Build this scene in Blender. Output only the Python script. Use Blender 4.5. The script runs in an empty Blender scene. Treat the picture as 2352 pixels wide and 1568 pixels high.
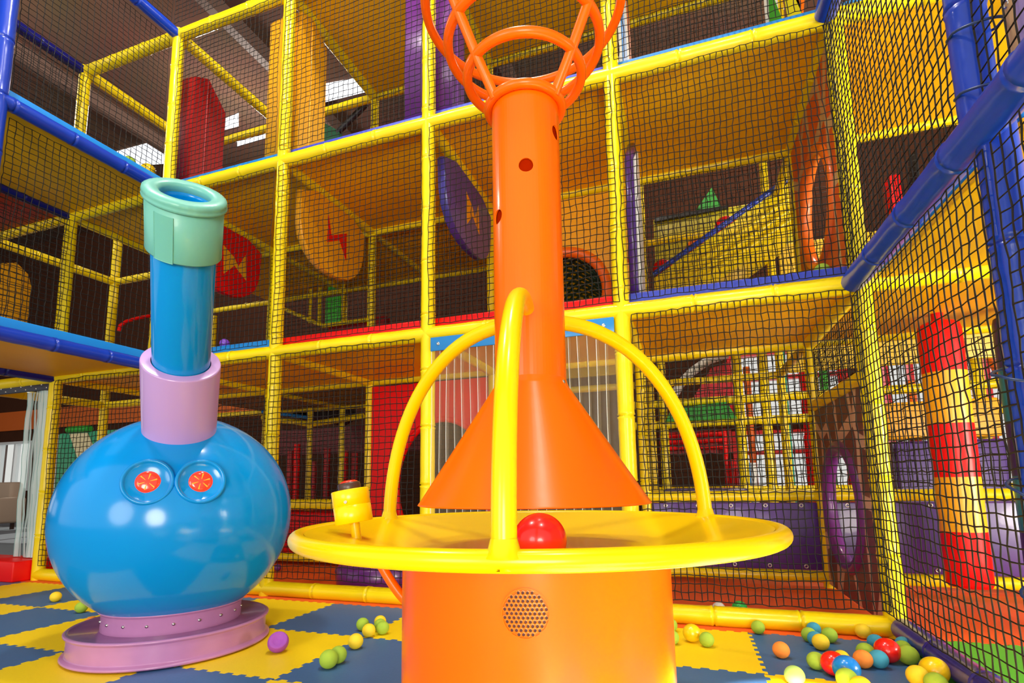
import bpy, math, random
from mathutils import Vector, Matrix
random.seed(7)
PI = math.pi
sc = bpy.context.scene
COL = sc.collection

# ------------------------------------------------------------------ camera
F, YAW, PIT, ROL = 1208.89, 0.329997, 0.127333, -0.015296
C = Vector((3.99717, -3.01686, 0.73658))
PX, PY = 1159.41, 955.90
W, H = 2352, 1568
cyw, syw = math.cos(YAW), math.sin(YAW)
FW = Vector((-syw * math.cos(PIT), cyw * math.cos(PIT), math.sin(PIT)))
_rt = Vector((cyw, syw, 0.0)); _up = _rt.cross(FW)
RT = _rt * math.cos(ROL) + _up * math.sin(ROL)
UP = _up * math.cos(ROL) - _rt * math.sin(ROL)
cam = bpy.data.cameras.new('camera'); cam_o = bpy.data.objects.new('camera', cam); COL.objects.link(cam_o)
cam.sensor_fit = 'HORIZONTAL'; cam.sensor_width = 36.0; cam.lens = F / W * 36.0
cam.shift_x = (W / 2 - PX) / W; cam.shift_y = (PY - H / 2) / W
cam.clip_start = 0.02; cam.clip_end = 200
M = Matrix.Identity(4)
for i in range(3):
    M[i][0], M[i][1], M[i][2], M[i][3] = RT[i], UP[i], -FW[i], C[i]
cam_o.matrix_world = M
sc.camera = cam_o
# surveying helpers: where the line of sight through a photo point meets a known plane of the place
def ray(u, v): return RT * ((u - PX) / F) - UP * ((v - PY) / F) + FW
def atx(u, v, X): d = ray(u, v); return C + d * ((X - C.x) / d.x)
def aty(u, v, Y): d = ray(u, v); return C + d * ((Y - C.y) / d.y)
def atz(u, v, Z): d = ray(u, v); return C + d * ((Z - C.z) / d.z)
def pj(P):
    d = Vector(P) - C; w = d.dot(FW)
    if w < 0.05: return (-9999, -9999)
    return (PX + F * d.dot(RT) / w, PY - F * d.dot(UP) / w)

# ------------------------------------------------------------------ materials
MATS = {}
def mat(name, col, rough=0.4, coat=0.0, bump=0.0, bscale=12.0, var=0.0, metal=0.0, emit=0.0, spec=0.5, ecol=None):
    if name in MATS: return MATS[name]
    m = bpy.data.materials.new(name); m.use_nodes = True
    nt = m.node_tree; b = nt.nodes['Principled BSDF']
    b.inputs['Base Color'].default_value = (*col, 1)
    b.inputs['Roughness'].default_value = rough
    b.inputs['Metallic'].default_value = metal
    b.inputs['Specular IOR Level'].default_value = spec
    b.inputs['Coat Weight'].default_value = coat
    b.inputs['Coat Roughness'].default_value = 0.08
    tc = nt.nodes.new('ShaderNodeTexCoord')
    n = nt.nodes.new('ShaderNodeTexNoise'); n.inputs['Scale'].default_value = bscale; n.inputs['Detail'].default_value = 3
    nt.links.new(tc.outputs['Object'], n.inputs['Vector'])
    if bump > 0:
        bp = nt.nodes.new('ShaderNodeBump'); bp.inputs['Strength'].default_value = bump; bp.inputs['Distance'].default_value = 0.01
        nt.links.new(n.outputs['Fac'], bp.inputs['Height']); nt.links.new(bp.outputs['Normal'], b.inputs['Normal'])
        if coat: nt.links.new(bp.outputs['Normal'], b.inputs['Coat Normal'])
    if var > 0:
        mx = nt.nodes.new('ShaderNodeMixRGB'); mx.blend_type = 'MIX'
        mx.inputs[1].default_value = (*[c * (1 - var) for c in col], 1); mx.inputs[2].default_value = (*[min(1, c * (1 + var)) for c in col], 1)
        nt.links.new(n.outputs['Fac'], mx.inputs[0]); nt.links.new(mx.outputs[0], b.inputs['Base Color'])
    if emit:
        b.inputs['Emission Color'].default_value = (*(ecol or col), 1); b.inputs['Emission Strength'].default_value = emit
    MATS[name] = m
    return m
YEL = mat('yellow_vinyl', (.90, .68, .003), .32, .15, .12, 9, spec=.35)
SOF = mat('deck_vinyl_yellow', (.95, .50, .004), .42, 0, .05, 3, .06, spec=.3)
DKB = mat('dark_blue_vinyl', (.006, .008, .13), .3, .1, .15, 14, spec=.3)
BLU = mat('blue_vinyl', (.006, .045, .46), .28, .15, .15, 14)
NAV = mat('navy_vinyl', (.03, .024, .30), .3, .3, .15, 16, .25)
SKY = mat('sky_blue_mat', (.005, .24, .72), .5, 0, .03)
ROY = mat('royal_blue_mat', (.045, .075, .62), .5, 0, .03)
RED = mat('red_vinyl', (.80, .004, .004), .38, .05, .06, 10, spec=.25)
DRED = mat('deep_red_vinyl', (.34, .003, .004), .45, 0, .06, 10)
ORV = mat('orange_vinyl', (.90, .16, .006), .35, .2, .06, 10)
AMB = mat('amber_vinyl', (.90, .42, .008), .4, .1, .06, 10)
PUR = mat('purple_vinyl', (.075, .022, .22), .35, .25, .12, 8)
VIO = mat('violet_vinyl', (.13, .02, .20), .32, .3, .1, 10)
GRN = mat('green_vinyl', (.02, .30, .025), .4, .1, .06, 10)
LGRN = mat('bright_green_panel', (.06, .62, .05), .4, .1)
WHT = mat('white_vinyl', (.8, .8, .78), .4, .1)
BLK = mat('black_plastic', (.012, .011, .012), .4)
NET = mat('black_net_cord', (.010, .008, .007), .7, spec=.25)
NETG = mat('dark_green_net', (.01, .05, .03), .7)
TOR = mat('orange_enamel', (1.0, .145, .0), .26, .08, .015, 30, spec=.3)
TYE = mat('yellow_enamel', (.95, .65, .0), .24, .1, .015, 30, spec=.35)
BODY = mat('blue_gelcoat', (.0, .28, .74), .16, .1, .008, 5, spec=.38)
LAV = mat('lavender_gelcoat', (.56, .35, .72), .22, .35, .01, 8)
LAVD = mat('mauve_paint', (.50, .22, .46), .3, .3, .02, 14, .1)
MINT = mat('mint_vinyl', (.17, .54, .46), .38, .1, .1, 30)
STEEL = mat('steel', (.62, .6, .56), .28, metal=1.0)
BROWN = mat('brown_bezel', (.06, .03, .02), .35)
LENS = mat('red_light_lens', (.9, .02, .01), .15, .3, emit=1.3, ecol=(1.0, .035, .012))
LENSC = mat('amber_light_core', (1, .3, .02), .2, emit=1.4, ecol=(1.0, .17, .01))
HOLE = mat('dark_recess', (.05, .01, .004), .6)
CARP = mat('grey_carpet', (.16, .18, .21), .9, 0, .3, 200, .2)
WALLB = mat('brown_wall_paint', (.06, .022, .012), .85, 0, .1, 6, .2, spec=.05)
BAND = mat('orange_wall_paint', (.62, .12, .01), .6)
WFRM = mat('white_window_frame', (.75, .78, .8), .4)
RFRM = mat('red_window_frame', (.75, .015, .02), .35)
BLIND = mat('grey_blind', (.3, .3, .29), .8)
SOFA = mat('beige_upholstery', (.36, .27, .2), .8, 0, .1, 40)
OMAT = mat('orange_foam', (.84, .115, .008), .6, 0, .08, 60, .05)
GMAT = mat('green_foam', (.09, .50, .03), .6, 0, .08, 60, .05)
TBLU = mat('blue_foam', (.045, .135, .31), .5, 0, .06, 90, .10)
TYEL = mat('yellow_foam', (.93, .66, .003), .5, 0, .06, 90, .05)
TAN = mat('tan_webbing', (.62, .40, .19), .7, 0, .1, 300)
CREAM = mat('cream_mesh_vinyl', (.78, .56, .36), .7, 0, .1, 200)
LILAC = mat('lilac_mesh_vinyl', (.36, .28, .62), .6, 0, .1, 200)
TEAL_T = mat('teal_cable_tie', (.01, .04, .16), .35)

def crackle(name, base, line, scale):
    m = bpy.data.materials.new(name); m.use_nodes = True; nt = m.node_tree; b = nt.nodes['Principled BSDF']
    b.inputs['Roughness'].default_value = .45
    tc = nt.nodes.new('ShaderNodeTexCoord'); v = nt.nodes.new('ShaderNodeTexVoronoi'); v.feature = 'DISTANCE_TO_EDGE'
    v.inputs['Scale'].default_value = scale
    mp = nt.nodes.new('ShaderNodeMapping'); mp.inputs['Scale'].default_value = (0.01, 1.0, .62)
    nt.links.new(tc.outputs['Object'], mp.inputs['Vector']); nt.links.new(mp.outputs['Vector'], v.inputs['Vector'])
    r = nt.nodes.new('ShaderNodeValToRGB'); r.color_ramp.interpolation = 'CONSTANT'
    r.color_ramp.elements[0].color = (*line, 1); r.color_ramp.elements[1].position = .065; r.color_ramp.elements[1].color = (*base, 1)
    nt.links.new(v.outputs['Distance'], r.inputs['Fac']); nt.links.new(r.outputs['Color'], b.inputs['Base Color'])
    return m
CAVE = crackle('purple_cracked_rock_print', (.15, .05, .06), (.62, .42, .33), 3.4)
LAVA = crackle('orange_cracked_rock_print', (.72, .10, .012), (.62, .40, .16), 3.2)

def planks(name, c1, c2, axis_scale, rough=.7):
    m = bpy.data.materials.new(name); m.use_nodes = True; nt = m.node_tree; b = nt.nodes['Principled BSDF']
    b.inputs['Roughness'].default_value = rough; b.inputs['Specular IOR Level'].default_value = .05
    tc = nt.nodes.new('ShaderNodeTexCoord'); mp = nt.nodes.new('ShaderNodeMapping'); mp.inputs['Scale'].default_value = axis_scale
    w = nt.nodes.new('ShaderNodeTexWave'); w.inputs['Scale'].default_value = 1.0; w.inputs['Distortion'].default_value = .6; w.inputs['Detail'].default_value = 2
    n = nt.nodes.new('ShaderNodeTexNoise'); n.inputs['Scale'].default_value = 1.3; n.inputs['Detail'].default_value = 4
    nt.links.new(tc.outputs['Object'], mp.inputs['Vector']); nt.links.new(mp.outputs['Vector'], w.inputs['Vector']); nt.links.new(tc.outputs['Object'], n.inputs['Vector'])
    r = nt.nodes.new('ShaderNodeValToRGB'); r.color_ramp.elements[0].color = (*c1, 1); r.color_ramp.elements[1].color = (*c2, 1)
    r.color_ramp.elements[0].position = .15; r.color_ramp.elements[1].position = .5
    nt.links.new(w.outputs['Fac'], r.inputs['Fac'])
    mx = nt.nodes.new('ShaderNodeMixRGB'); mx.blend_type = 'MULTIPLY'; mx.inputs[0].default_value = .5
    nt.links.new(r.outputs['Color'], mx.inputs[1]); nt.links.new(n.outputs['Color'], mx.inputs[2]); nt.links.new(mx.outputs[0], b.inputs['Base Color'])
    return m
CEIL = planks('brown_plank_ceiling', (.15, .08, .055), (.48, .29, .21), (0.0, 9.0, 0.0))

def clear(name, tint, through, rough):
    m = bpy.data.materials.new(name); m.use_nodes = True; nt = m.node_tree
    for n in list(nt.nodes): nt.nodes.remove(n)
    o = nt.nodes.new('ShaderNodeOutputMaterial'); mx = nt.nodes.new('ShaderNodeMixShader'); t = nt.nodes.new('ShaderNodeBsdfTransparent')
    p = nt.nodes.new('ShaderNodeBsdfPrincipled'); p.inputs['Base Color'].default_value = (*tint, 1); p.inputs['Roughness'].default_value = rough
    t.inputs['Color'].default_value = (.96, .98, .98, 1)
    mx.inputs['Fac'].default_value = 1 - through
    nt.links.new(t.outputs[0], mx.inputs[1]); nt.links.new(p.outputs[0], mx.inputs[2]); nt.links.new(mx.outputs[0], o.inputs['Surface'])
    return m
PVC = clear('clear_pvc_strip', (.60, .48, .30), .88, .12)
PVCE = clear('clear_pvc_edge', (.85, .88, .9), .45, .2)
PVCM = clear('milky_pvc_strip', (.70, .85, .84), .34, .25)
PVCD = clear('milky_pvc_edge', (.3, .55, .55), .3, .25)
GLASS = clear('window_glass', (.8, .85, .9), .92, .05)

# ------------------------------------------------------------------ mesh building
class MB:
    def __init__(s): s.v = []; s.f = []; s.m = []; s.sm = []
    def add(s, vs, fs, mi=0, smooth=True):
        o = len(s.v); s.v += [tuple(p) for p in vs]
        for f in fs: s.f.append(tuple(i + o for i in f)); s.m.append(mi); s.sm.append(smooth)
    def tube(s, pts, r, n=12, closed=False, caps=True, mi=0):
        pts = [Vector(p) for p in pts]; N = len(pts)
        rr = r if isinstance(r, (list, tuple)) else [r] * N
        tang = []
        for i in range(N):
            if closed: t = pts[(i + 1) % N] - pts[i - 1]
            else: t = pts[min(i + 1, N - 1)] - pts[max(i - 1, 0)]
            tang.append(t.normalized())
        a = Vector((0, 0, 1)) if abs(tang[0].z) < .9 else Vector((1, 0, 0))
        u = tang[0].cross(a).normalized(); vs = []
        for i in range(N):
            u = (u - tang[i] * u.dot(tang[i])).normalized(); w = tang[i].cross(u)
            for k in range(n):
                t = 2 * PI * k / n; vs.append(pts[i] + (u * math.cos(t) + w * math.sin(t)) * rr[i])
        fs = []
        for i in range(N if closed else N - 1):
            j = (i + 1) % N
            for k in range(n):
                l = (k + 1) % n; fs.append((i * n + k, i * n + l, j * n + l, j * n + k))
        s.add(vs, fs, mi)
        if caps and not closed:
            s.add([vs[k] for k in range(n)], [tuple(range(n))[::-1]], mi, False)
            s.add([vs[(N - 1) * n + k] for k in range(n)], [tuple(range(n))], mi, False)
    def ring(s, c, R, r, axis=(0, 0, 1), n=64, m=12, mi=0):
        a = Vector(axis).normalized(); h = Vector((1, 0, 0)) if abs(a.x) < .9 else Vector((0, 1, 0))
        u = a.cross(h).normalized(); w = a.cross(u); c = Vector(c)
        s.tube([c + (u * math.cos(2 * PI * k / n) + w * math.sin(2 * PI * k / n)) * R for k in range(n)], r, m, True, mi=mi)
    def lathe(s, prof, c=(0, 0, 0), axis=(0, 0, 1), n=64, mi=0, smooth=True):
        a = Vector(axis).normalized(); h = Vector((1, 0, 0)) if abs(a.x) < .9 else Vector((0, 1, 0))
        u = a.cross(h).normalized(); w = a.cross(u); c = Vector(c); vs = []; fs = []
        for (r, z) in prof:
            for k in range(n):
                t = 2 * PI * k / n; vs.append(c + a * z + (u * math.cos(t) + w * math.sin(t)) * max(r, 1e-5))
        for i in range(len(prof) - 1):
            for k in range(n):
                l = (k + 1) % n; fs.append((i * n + k, i * n + l, (i + 1) * n + l, (i + 1) * n + k))
        s.add(vs, fs, mi, smooth)
    def box(s, lo, hi, b=0.0, mi=0):
        x0, y0, z0 = lo; x1, y1, z1 = hi
        if b <= 0:
            vs = [(x, y, z) for z in (z0, z1) for y in (y0, y1) for x in (x0, x1)]
            s.add(vs, [(0, 2, 3, 1), (4, 5, 7, 6), (0, 1, 5, 4), (2, 6, 7, 3), (0, 4, 6, 2), (1, 3, 7, 5)], mi, False); return
        b = min(b, (x1 - x0) / 2.01, (y1 - y0) / 2.01, (z1 - z0) / 2.01)
        K = 3; P = []
        for sx in (0, 1):
            for sy in (0, 1):
                for sz in (0, 1): P.append((sx, sy, sz))
        import bmesh
        bm = bmesh.new(); bmesh.ops.create_cube(bm, size=1.0)
        for v in bm.verts: v.co = ((x0 + x1) / 2 + v.co.x * (x1 - x0), (y0 + y1) / 2 + v.co.y * (y1 - y0), (z0 + z1) / 2 + v.co.z * (z1 - z0))
        bmesh.ops.bevel(bm, geom=bm.edges[:], offset=b, segments=K, affect='EDGES', profile=.5)
        bm.verts.index_update()
        s.add([v.co[:] for v in bm.verts], [tuple(v.index for v in f.verts) for f in bm.faces], mi, True); bm.free()
    def prism(s, poly, d, mi=0, bev=0.0, smooth=False):
        """poly: list of 3D points (planar), d: thickness vector; rounded rim when bev."""
        poly = [Vector(p) for p in poly]; d = Vector(d); n = len(poly)
        c = sum(poly, Vector()) / n
        if bev > 0:
            layers = []
            for (f, k) in ((0, bev), (.15, bev * .4), (.4, 0), (.6, 0), (.85, bev * .4), (1, bev)):
                layers.append([p + d * f + (c - p).normalized() * k for p in poly])
        else: layers = [poly, [p + d for p in poly]]
        vs = [p for l in layers for p in l]; fs = []
        for i in range(len(layers) - 1):
            for k in range(n):
                l = (k + 1) % n; fs.append((i * n + k, i * n + l, (i + 1) * n + l, (i + 1) * n + k))
        s.add(vs, fs, mi, bev > 0)
        s.add(layers[0], [tuple(range(n))[::-1]], mi, False); s.add(layers[-1], [tuple(range(n))], mi, False)
    def sphere(s, c, r, n=24, m=16, mi=0, sq=(1, 1, 1)):
        c = Vector(c); vs = []; fs = []
        for i in range(m + 1):
            th = PI * i / m
            for k in range(n):
                ph = 2 * PI * k / n
                vs.append(c + Vector((math.sin(th) * math.cos(ph) * sq[0], math.sin(th) * math.sin(ph) * sq[1], math.cos(th) * sq[2])) * r)
        for i in range(m):
            for k in range(n):
                l = (k + 1) % n; fs.append((i * n + k, (i + 1) * n + k, (i + 1) * n + l, i * n + l))
        s.add(vs, fs, mi)
    def pipe(s, P, Q, r=.042, n=16, mi=0, seam=.37, caps=True):
        """padded pipe sleeve: soft foam tube with pinched seams"""
        P, Q = Vector(P), Vector(Q); L = (Q - P).length; d = (Q - P) / L
        k = max(1, round(L / seam)); ts = []
        for i in range(k):
            a, b = L * i / k, L * (i + 1) / k
            if i: ts += [(a - .02, 1.0), (a - .007, 1.07), (a - .0015, .89), (a + .0015, .89), (a + .007, 1.07), (a + .02, 1.0)]
            else: ts += [(0, .98)]
            for q in (.2, .4, .6, .8): ts.append((a + (b - a) * q, 1 + random.uniform(-.022, .03)))
        ts.append((L, .98))
        s.tube([P + d * t for t, _ in ts], [r * q for _, q in ts], n, False, caps, mi)
    def build(s, name, mats, parent=None, origin=None):
        me = bpy.data.meshes.new(name)
        o0 = Vector(origin) if origin is not None else Vector((0, 0, 0))
        if parent is not None: o0 = Vector(parent['_o'])
        me.from_pydata([tuple(Vector(p) - o0) for p in s.v], [], s.f)
        if not isinstance(mats, (list, tuple)): mats = [mats]
        for m in mats: me.materials.append(m)
        me.polygons.foreach_set('material_index', s.m); me.polygons.foreach_set('use_smooth', s.sm)
        me.update()
        o = bpy.data.objects.new(name, me); COL.objects.link(o)
        if parent is not None: o.parent = parent; o['_o'] = tuple(o0)
        else: o.location = o0; o['_o'] = tuple(o0)
        return o
def tag(o, label, cat, group=None, kind=None):
    o['label'] = label; o['category'] = cat
    if group: o['group'] = group
    if kind: o['kind'] = kind
    return o
def thing(name, label, cat, loc=(0, 0, 0), group=None):
    o = bpy.data.objects.new(name, None); COL.objects.link(o); o.location = loc; o['_o'] = tuple(loc); o.empty_display_size = .1
    return tag(o, label, cat, group)
def struct(o): o['kind'] = 'structure'; return o

# ------------------------------------------------------------------ the building
def wall_grid(name, plane, u0, u1, z0, z1, at, th, holes, material):
    """wall with openings; plane 'x' runs along X at Y=at, plane 'y' runs along Y at X=at"""
    us = sorted({u0, u1, *[h[0] for h in holes], *[h[1] for h in holes]}); zs = sorted({z0, z1, *[h[2] for h in holes], *[h[3] for h in holes]})
    mb = MB()
    for i in range(len(us) - 1):
        for j in range(len(zs) - 1):
            uc, zc = (us[i] + us[i + 1]) / 2, (zs[j] + zs[j + 1]) / 2
            if any(h[0] < uc < h[1] and h[2] < zc < h[3] for h in holes): continue
            if plane == 'x': mb.box((us[i], at, zs[j]), (us[i + 1], at + th, zs[j + 1]))
            else: mb.box((at, us[i], zs[j]), (at + th, us[i + 1], zs[j + 1]))
    return struct(mb.build(name, material))
mb = MB(); mb.box((-16, -7, -.30), (14, 6.2, -.013)); struct(mb.build('floor', CARP))
WIN = [(-13.6, -12.2, .75, 2.05), (-11.6, -9.4, .75, 2.05), (-8.8, -6.6, .75, 2.05), (4.70, 6.35, .55, 1.5), (4.70, 6.35, 1.62, 2.75), (6.55, 7.45, .5, 2.75), (7.75, 8.6, .5, 2.75), (8.9, 10.0, .5, 2.75)]
wall_grid('wall_back', 'x', -16, 14, -.013, 7.6, 6.0, .2, WIN, WALLB)
wall_grid('wall_left', 'y', -7, 6.2, -.013, 7.6, -16.2, .2, [(-4, -1, .8, 2.4), (0, 3, .8, 2.4)], WALLB)
mb = MB(); mb.box((-16.2, -7, 7.6), (14, 6.2, 7.8))
sky_holes = []
struct(mb.build('ceiling', CEIL))
mb = MB(); mb.box((-16, 5.96, 2.35), (-3, 5.998, 2.86)); struct(mb.build('trim_1', BAND))
for k, (a, b, z0, z1) in enumerate(WIN):
    fr = MB(); t = .06
    red = k > 2
    fr.box((a, 5.97, z0), (b, 6.12, z0 + t)); fr.box((a, 5.97, z1 - t), (b, 6.12, z1)); fr.box((a, 5.97, z0 + t), (a + t, 6.12, z1 - t)); fr.box((b - t, 5.97, z0 + t), (b, 6.12, z1 - t))
    nb = 2 if red else 1
    for i in range(1, nb + 1):
        x = a + (b - a) * i / (nb + 1); fr.box((x - t / 2, 5.98, z0 + t), (x + t / 2, 6.11, z1 - t))
    if red: fr.box((a + t, 5.98, (z0 + z1) / 2 + .1), (b - t, 6.10, (z0 + z1) / 2 + .16))
    w = struct(fr.build('window_%d' % (k + 1), RFRM if red else WFRM))
    g = MB(); g.box((a + t, 6.04, z0 + t), (b - t, 6.05, z1 - t)); g.build('pane', GLASS, w)
# roof windows: bright strips in the ceiling slab seen as panels
LITE = mat('skylight_diffuser', (.9, .93, 1), .5, emit=1.1, ecol=(.85, .92, 1.0))
def roof_light(k, pts):
    P = [atz(u, v, 7.57) for u, v in pts]
    mb = MB(); mb.prism(P, (0, 0, .028)); w = struct(mb.build('window_%d' % k, LITE))
roof_light(21, [(268, 350), (372, 322), (378, 376), (276, 384)])
roof_light(22, [(498, 283), (548, 262), (548, 290), (510, 300)])
roof_light(23, [(545, 324), (613, 306), (613, 316), (545, 336)])
roof_light(24, [(742, 196), (838, 178), (838, 212), (742, 236)])
# beams under the roof
for i, x in enumerate((-9.0, -5.5, -2.0, 1.5)):
    mb = MB(); mb.box((x, -7, 7.35), (x + .14, 6, 7.6)); struct(mb.build('ceiling_beam', mat('brown_beam_paint', (.13, .075, .055), .6)))
# armchair seen through the entrance
ac = thing('armchair', 'beige armchair on the carpet by the bright far window', 'armchair', (-9.3, 3.4, -.013))
mb = MB(); mb.box((-9.9, 3.0, .12), (-8.7, 3.9, .45), .05); mb.build('seat', SOFA, ac)
mb = MB(); mb.box((-9.9, 3.75, .25), (-8.7, 3.98, .92), .06); mb.build('backrest', SOFA, ac)
for x in (-10.05, -8.72):
    mb = MB(); mb.box((x, 3.0, .12), (x + .2, 3.95, .62), .05); mb.build('armrest', SOFA, ac)
for x in (-9.85, -8.8):
    for y in (3.1, 3.85):
        mb = MB(); mb.box((x, y, -.013), (x + .05, y + .05, .125)); mb.build('leg', BROWN, ac)
ct = thing('side_table', 'white-legged low table in front of the beige armchair', 'table', (-10.2, 2.6, -.013))
mb = MB(); mb.box((-10.6, 2.3, .48), (-9.75, 2.9, .52), .01); mb.build('table_top', WHT, ct)
for x in (-10.56, -9.83):
    for y in (2.34, 2.82):
        mb = MB(); mb.box((x, y, -.013), (x + .04, y + .04, .485)); mb.build('leg', WHT, ct)

# ------------------------------------------------------------------ foam floor
def edge(p, q, sign, teeth=9, h=.008):
    """jigsaw edge from p to q; returns points without q"""
    p, q = Vector((*p, 0)), Vector((*q, 0)); d = q - p; L = d.length; d /= L; nrm = Vector((-d.y, d.x, 0))
    out = []
    for k in range(teeth):
        a, b = L * k / teeth, L * (k + 1) / teeth; w = b - a; s = sign * h
        out += [p + d * a - nrm * s, p + d * (a + w * .43) - nrm * s, p + d * (a + w * .50 - w * .06 * 0) + nrm * s, p + d * (a + w * .93) + nrm * s]
    return [(v.x, v.y) for v in out]
def tile(x0, x1, y0, y1, material, name, label, group):
    E = edge((x0, y0), (x1, y0), 1) + edge((x1, y0), (x1, y1), 1) + [v for v in reversed(edge((x0, y1), (x1, y1), 1))] + [v for v in reversed(edge((x0, y0), (x0, y1), 1))]
    mb = MB(); mb.prism([(x, y, -.012) for x, y in E], (0, 0, .012))
    o = mb.build(name, material, None, ((x0 + x1) / 2, (y0 + y1) / 2, -.012)); tag(o, label, 'floor mat', group)
ORD = ['first', 'second', 'third', 'fourth', 'fifth', 'sixth', 'seventh', 'eighth', 'ninth', 'tenth', 'eleventh', 'twelfth', 'thirteenth', 'fourteenth', 'fifteenth']
S = .6
for k in range(-9, 5):
    for r in range(0, 6):
        x0, x1 = 1.84 + S * k, 1.84 + S * (k + 1); y1, y0 = -.1 - .59 * r, -.1 - .59 * (r + 1)
        n_in = sum(1 for a in range(6) for b in range(6) for u, v in [pj((x0 + (x1 - x0) * a / 5, y0 + (y1 - y0) * b / 5, 0))] if -20 < u < W + 20 and v < H + 25)
        if n_in == 0 and not (k >= 2 and r < 6): continue
        blue = (k + r) % 2 == 0
        tile(x0, x1, y0, y1, TBLU if blue else TYEL, 'foam_floor_tile',
             '%s foam puzzle mat, %s row from the yellow floor pipe, %s along from blue pipe' % ('blue' if blue else 'yellow', ORD[r], ORD[4 - k]), 'foam puzzle mats on the floor')
def toothed(x0, x1, y0, y1, teeth):
    return edge((x0, y0), (x1, y0), 1, teeth) + [(x1, y0), (x1, y1), (x0, y1), (x0, y0)]
mb = MB(); E = edge((-1.76, -.1), (4.84, -.1), 1, 99) + [(4.84, -.1), (4.84, 0.0), (7.6, 0.0), (7.6, 2.6), (-2.4, 2.6), (-2.4, -.02), (-1.76, -.02)]
mb.prism([(x, y, -.012) for x, y in E], (0, 0, .012)); tag(mb.build('foam_floor_mat', OMAT), 'orange foam floor under the play frame with a thin toothed border strip', 'floor mat')
mb = MB(); E = [(4.93, -3.2), (7.6, -3.2)] + [(7.6, -.008)] + [v for v in reversed(edge((4.93, -.008), (7.6, -.008), 1, 40))]
mb.prism([(x, y, -.012) for x, y in E], (0, 0, .012)); tag(mb.build('foam_floor_mat', GMAT), 'green foam floor behind the net beside the blue floor pipe', 'floor mat')
mb = MB(); mb.prism([(x, y, -.012) for x, y in [(4.85, -3.2), (4.91, -3.2), (4.91, -.1), (4.85, -.1)]], (0, 0, .0115)); tag(mb.build('foam_border_strip', GMAT), 'thin green foam border strip along the blue floor pipe', 'floor mat')

# ------------------------------------------------------------------ the play frame
XS = [-1.19, 0.0, 1.2, 2.44, 3.69, 4.88, 6.1]
L0, L1, L2, L3 = .045, 1.715, 3.215, 4.67
fr = thing('climbing_structure', 'three-storey climbing structure of yellow and blue padded pipes with netted bays', 'climbing structure')
def beam(P, Q, m=YEL, r=.049): b = MB(); b.pipe(P, Q, r); return b.build('beam', m, fr)
def post(x, y, z0, z1, m=YEL, r=.047): b = MB(); b.pipe((x, y, z0), (x, y, z1), r); return b.build('post', m, fr)
for x in XS: post(x, 0, 0, 5.9 if x > .5 else L3 + .05)
for x in XS: post(x, 1.22, 0, 5.9 if x > 2 else (L3 if x > .5 else L2), r=.04)
for x in (-2.4,): post(x, 1.22, 0, 4.7)
for x in XS[:6]: post(x, 2.44, 0, 4.7, r=.036)
X8 = [-2.4] + XS
for a, b in zip(X8[:-1], X8[1:]):
    if a >= -1.2 and b <= 4.9: beam((a, 0, L0), (b, 0, L0), r=.05)
    beam((a, 0, L1), (b, 0, L1)); beam((a, 0, L2), (b, 0, L2))
    if a >= -1.2: beam((a, 0, L3), (b, 0, L3))
    beam((a, 1.22, L1), (b, 1.22, L1), r=.04); beam((a, 1.22, L2), (b, 1.22, L2), r=.04)
    if a >= -1.2:
        beam((a, 1.22, L3), (b, 1.22, L3), r=.04); beam((a, 1.22, .07), (b, 1.22, .07), r=.04)
    if 0 <= a < 4.9 or a < 0:
        if b < 4.9: beam((a, 2.44, L1), (b, 2.44, L1), r=.036); beam((a, 2.44, L2), (b, 2.44, L2), r=.036)
for x in X8:
    for l in (L1, L2): beam((x, 0, l), (x, 1.22, l), r=.045); 
    if x > -2: beam((x, 0, L3), (x, 1.22, L3))
for x in XS[1:6]:
    for l in (L1, L2): beam((x, 1.22, l), (x, 2.44, l), r=.036)
for a, b in ((3.69, 4.88), (4.88, 6.1)): beam((a, 1.22, .62), (b, 1.22, .62), r=.04)
beam((4.88, .04, 1.25), (4.88, 1.2, 1.25), r=.04)
# blue wing on the snorkel side
for l in (L1, L2, L3): beam((0, -2.5, l), (0, -.03, l), BLU, .047)
for l in (L1, L2, L3): beam((-1.19, -2.5, l), (-1.19, -.03, l), DKB, .047)
post(0, -1.165, L1, 5.9, BLU, .047)
# blue wing on the ball side
for l in (L1, L2): beam((4.838, -2.6, l), (4.838, -.05, l), BLU, .055)
beam((4.89, -2.6, .05), (4.89, -.06, .05), NAV, .05)
post(4.874, -1.262, 0, L1, BLU, .047); post(4.845, -1.262, L1, 5.6, BLU, .047)
# decks with coloured mats: yellow undersides
def deck(x0, x1, y0, y1, z, top, under=None, t=.078):
    mb = MB(); mb.box((x0, y0, z + .002), (x1, y1, z + .04), .006); d = mb.build('deck_panel', under or SOF, fr)
    mb = MB(); mb.box((x0, y0 - .0, z + .041), (x1, y1, z + .041 + t), .012); mb.build('deck_mat', top, d)
g = .045
for i in range(6):
    a, b = XS[i] + g * .2, XS[i + 1] - g * .2
    deck(a, b, .035, 1.2, L1, [SKY, SKY, RED, RED, ROY, ROY][i]); deck(a, b, .035, 1.2, L2, [SKY, SKY, ROY, ROY, SKY, SKY][i])
    if i >= 2: deck(a, b, .035, 1.2, L3, ROY)
    if i < 4: deck(a, b, 1.24, 2.42, L2, RED)
for z, l in ((L1, 0), (L2, 1)):
    deck(-1.16, -.035, -2.5, -.02, z, SKY)
deck(4.96, 6.1, -1.22, .0, L1, SKY, None, .02)
deck(-2.4, -1.23, -1.2, -.04, L2, RED, DRED)
for i in (0, 1, 2): deck(XS[i] + .01, XS[i + 1] - .01, 1.24, 2.42, L1, DRED, mat('deck_vinyl_brown', (.30, .15, .02), .5))

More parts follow.
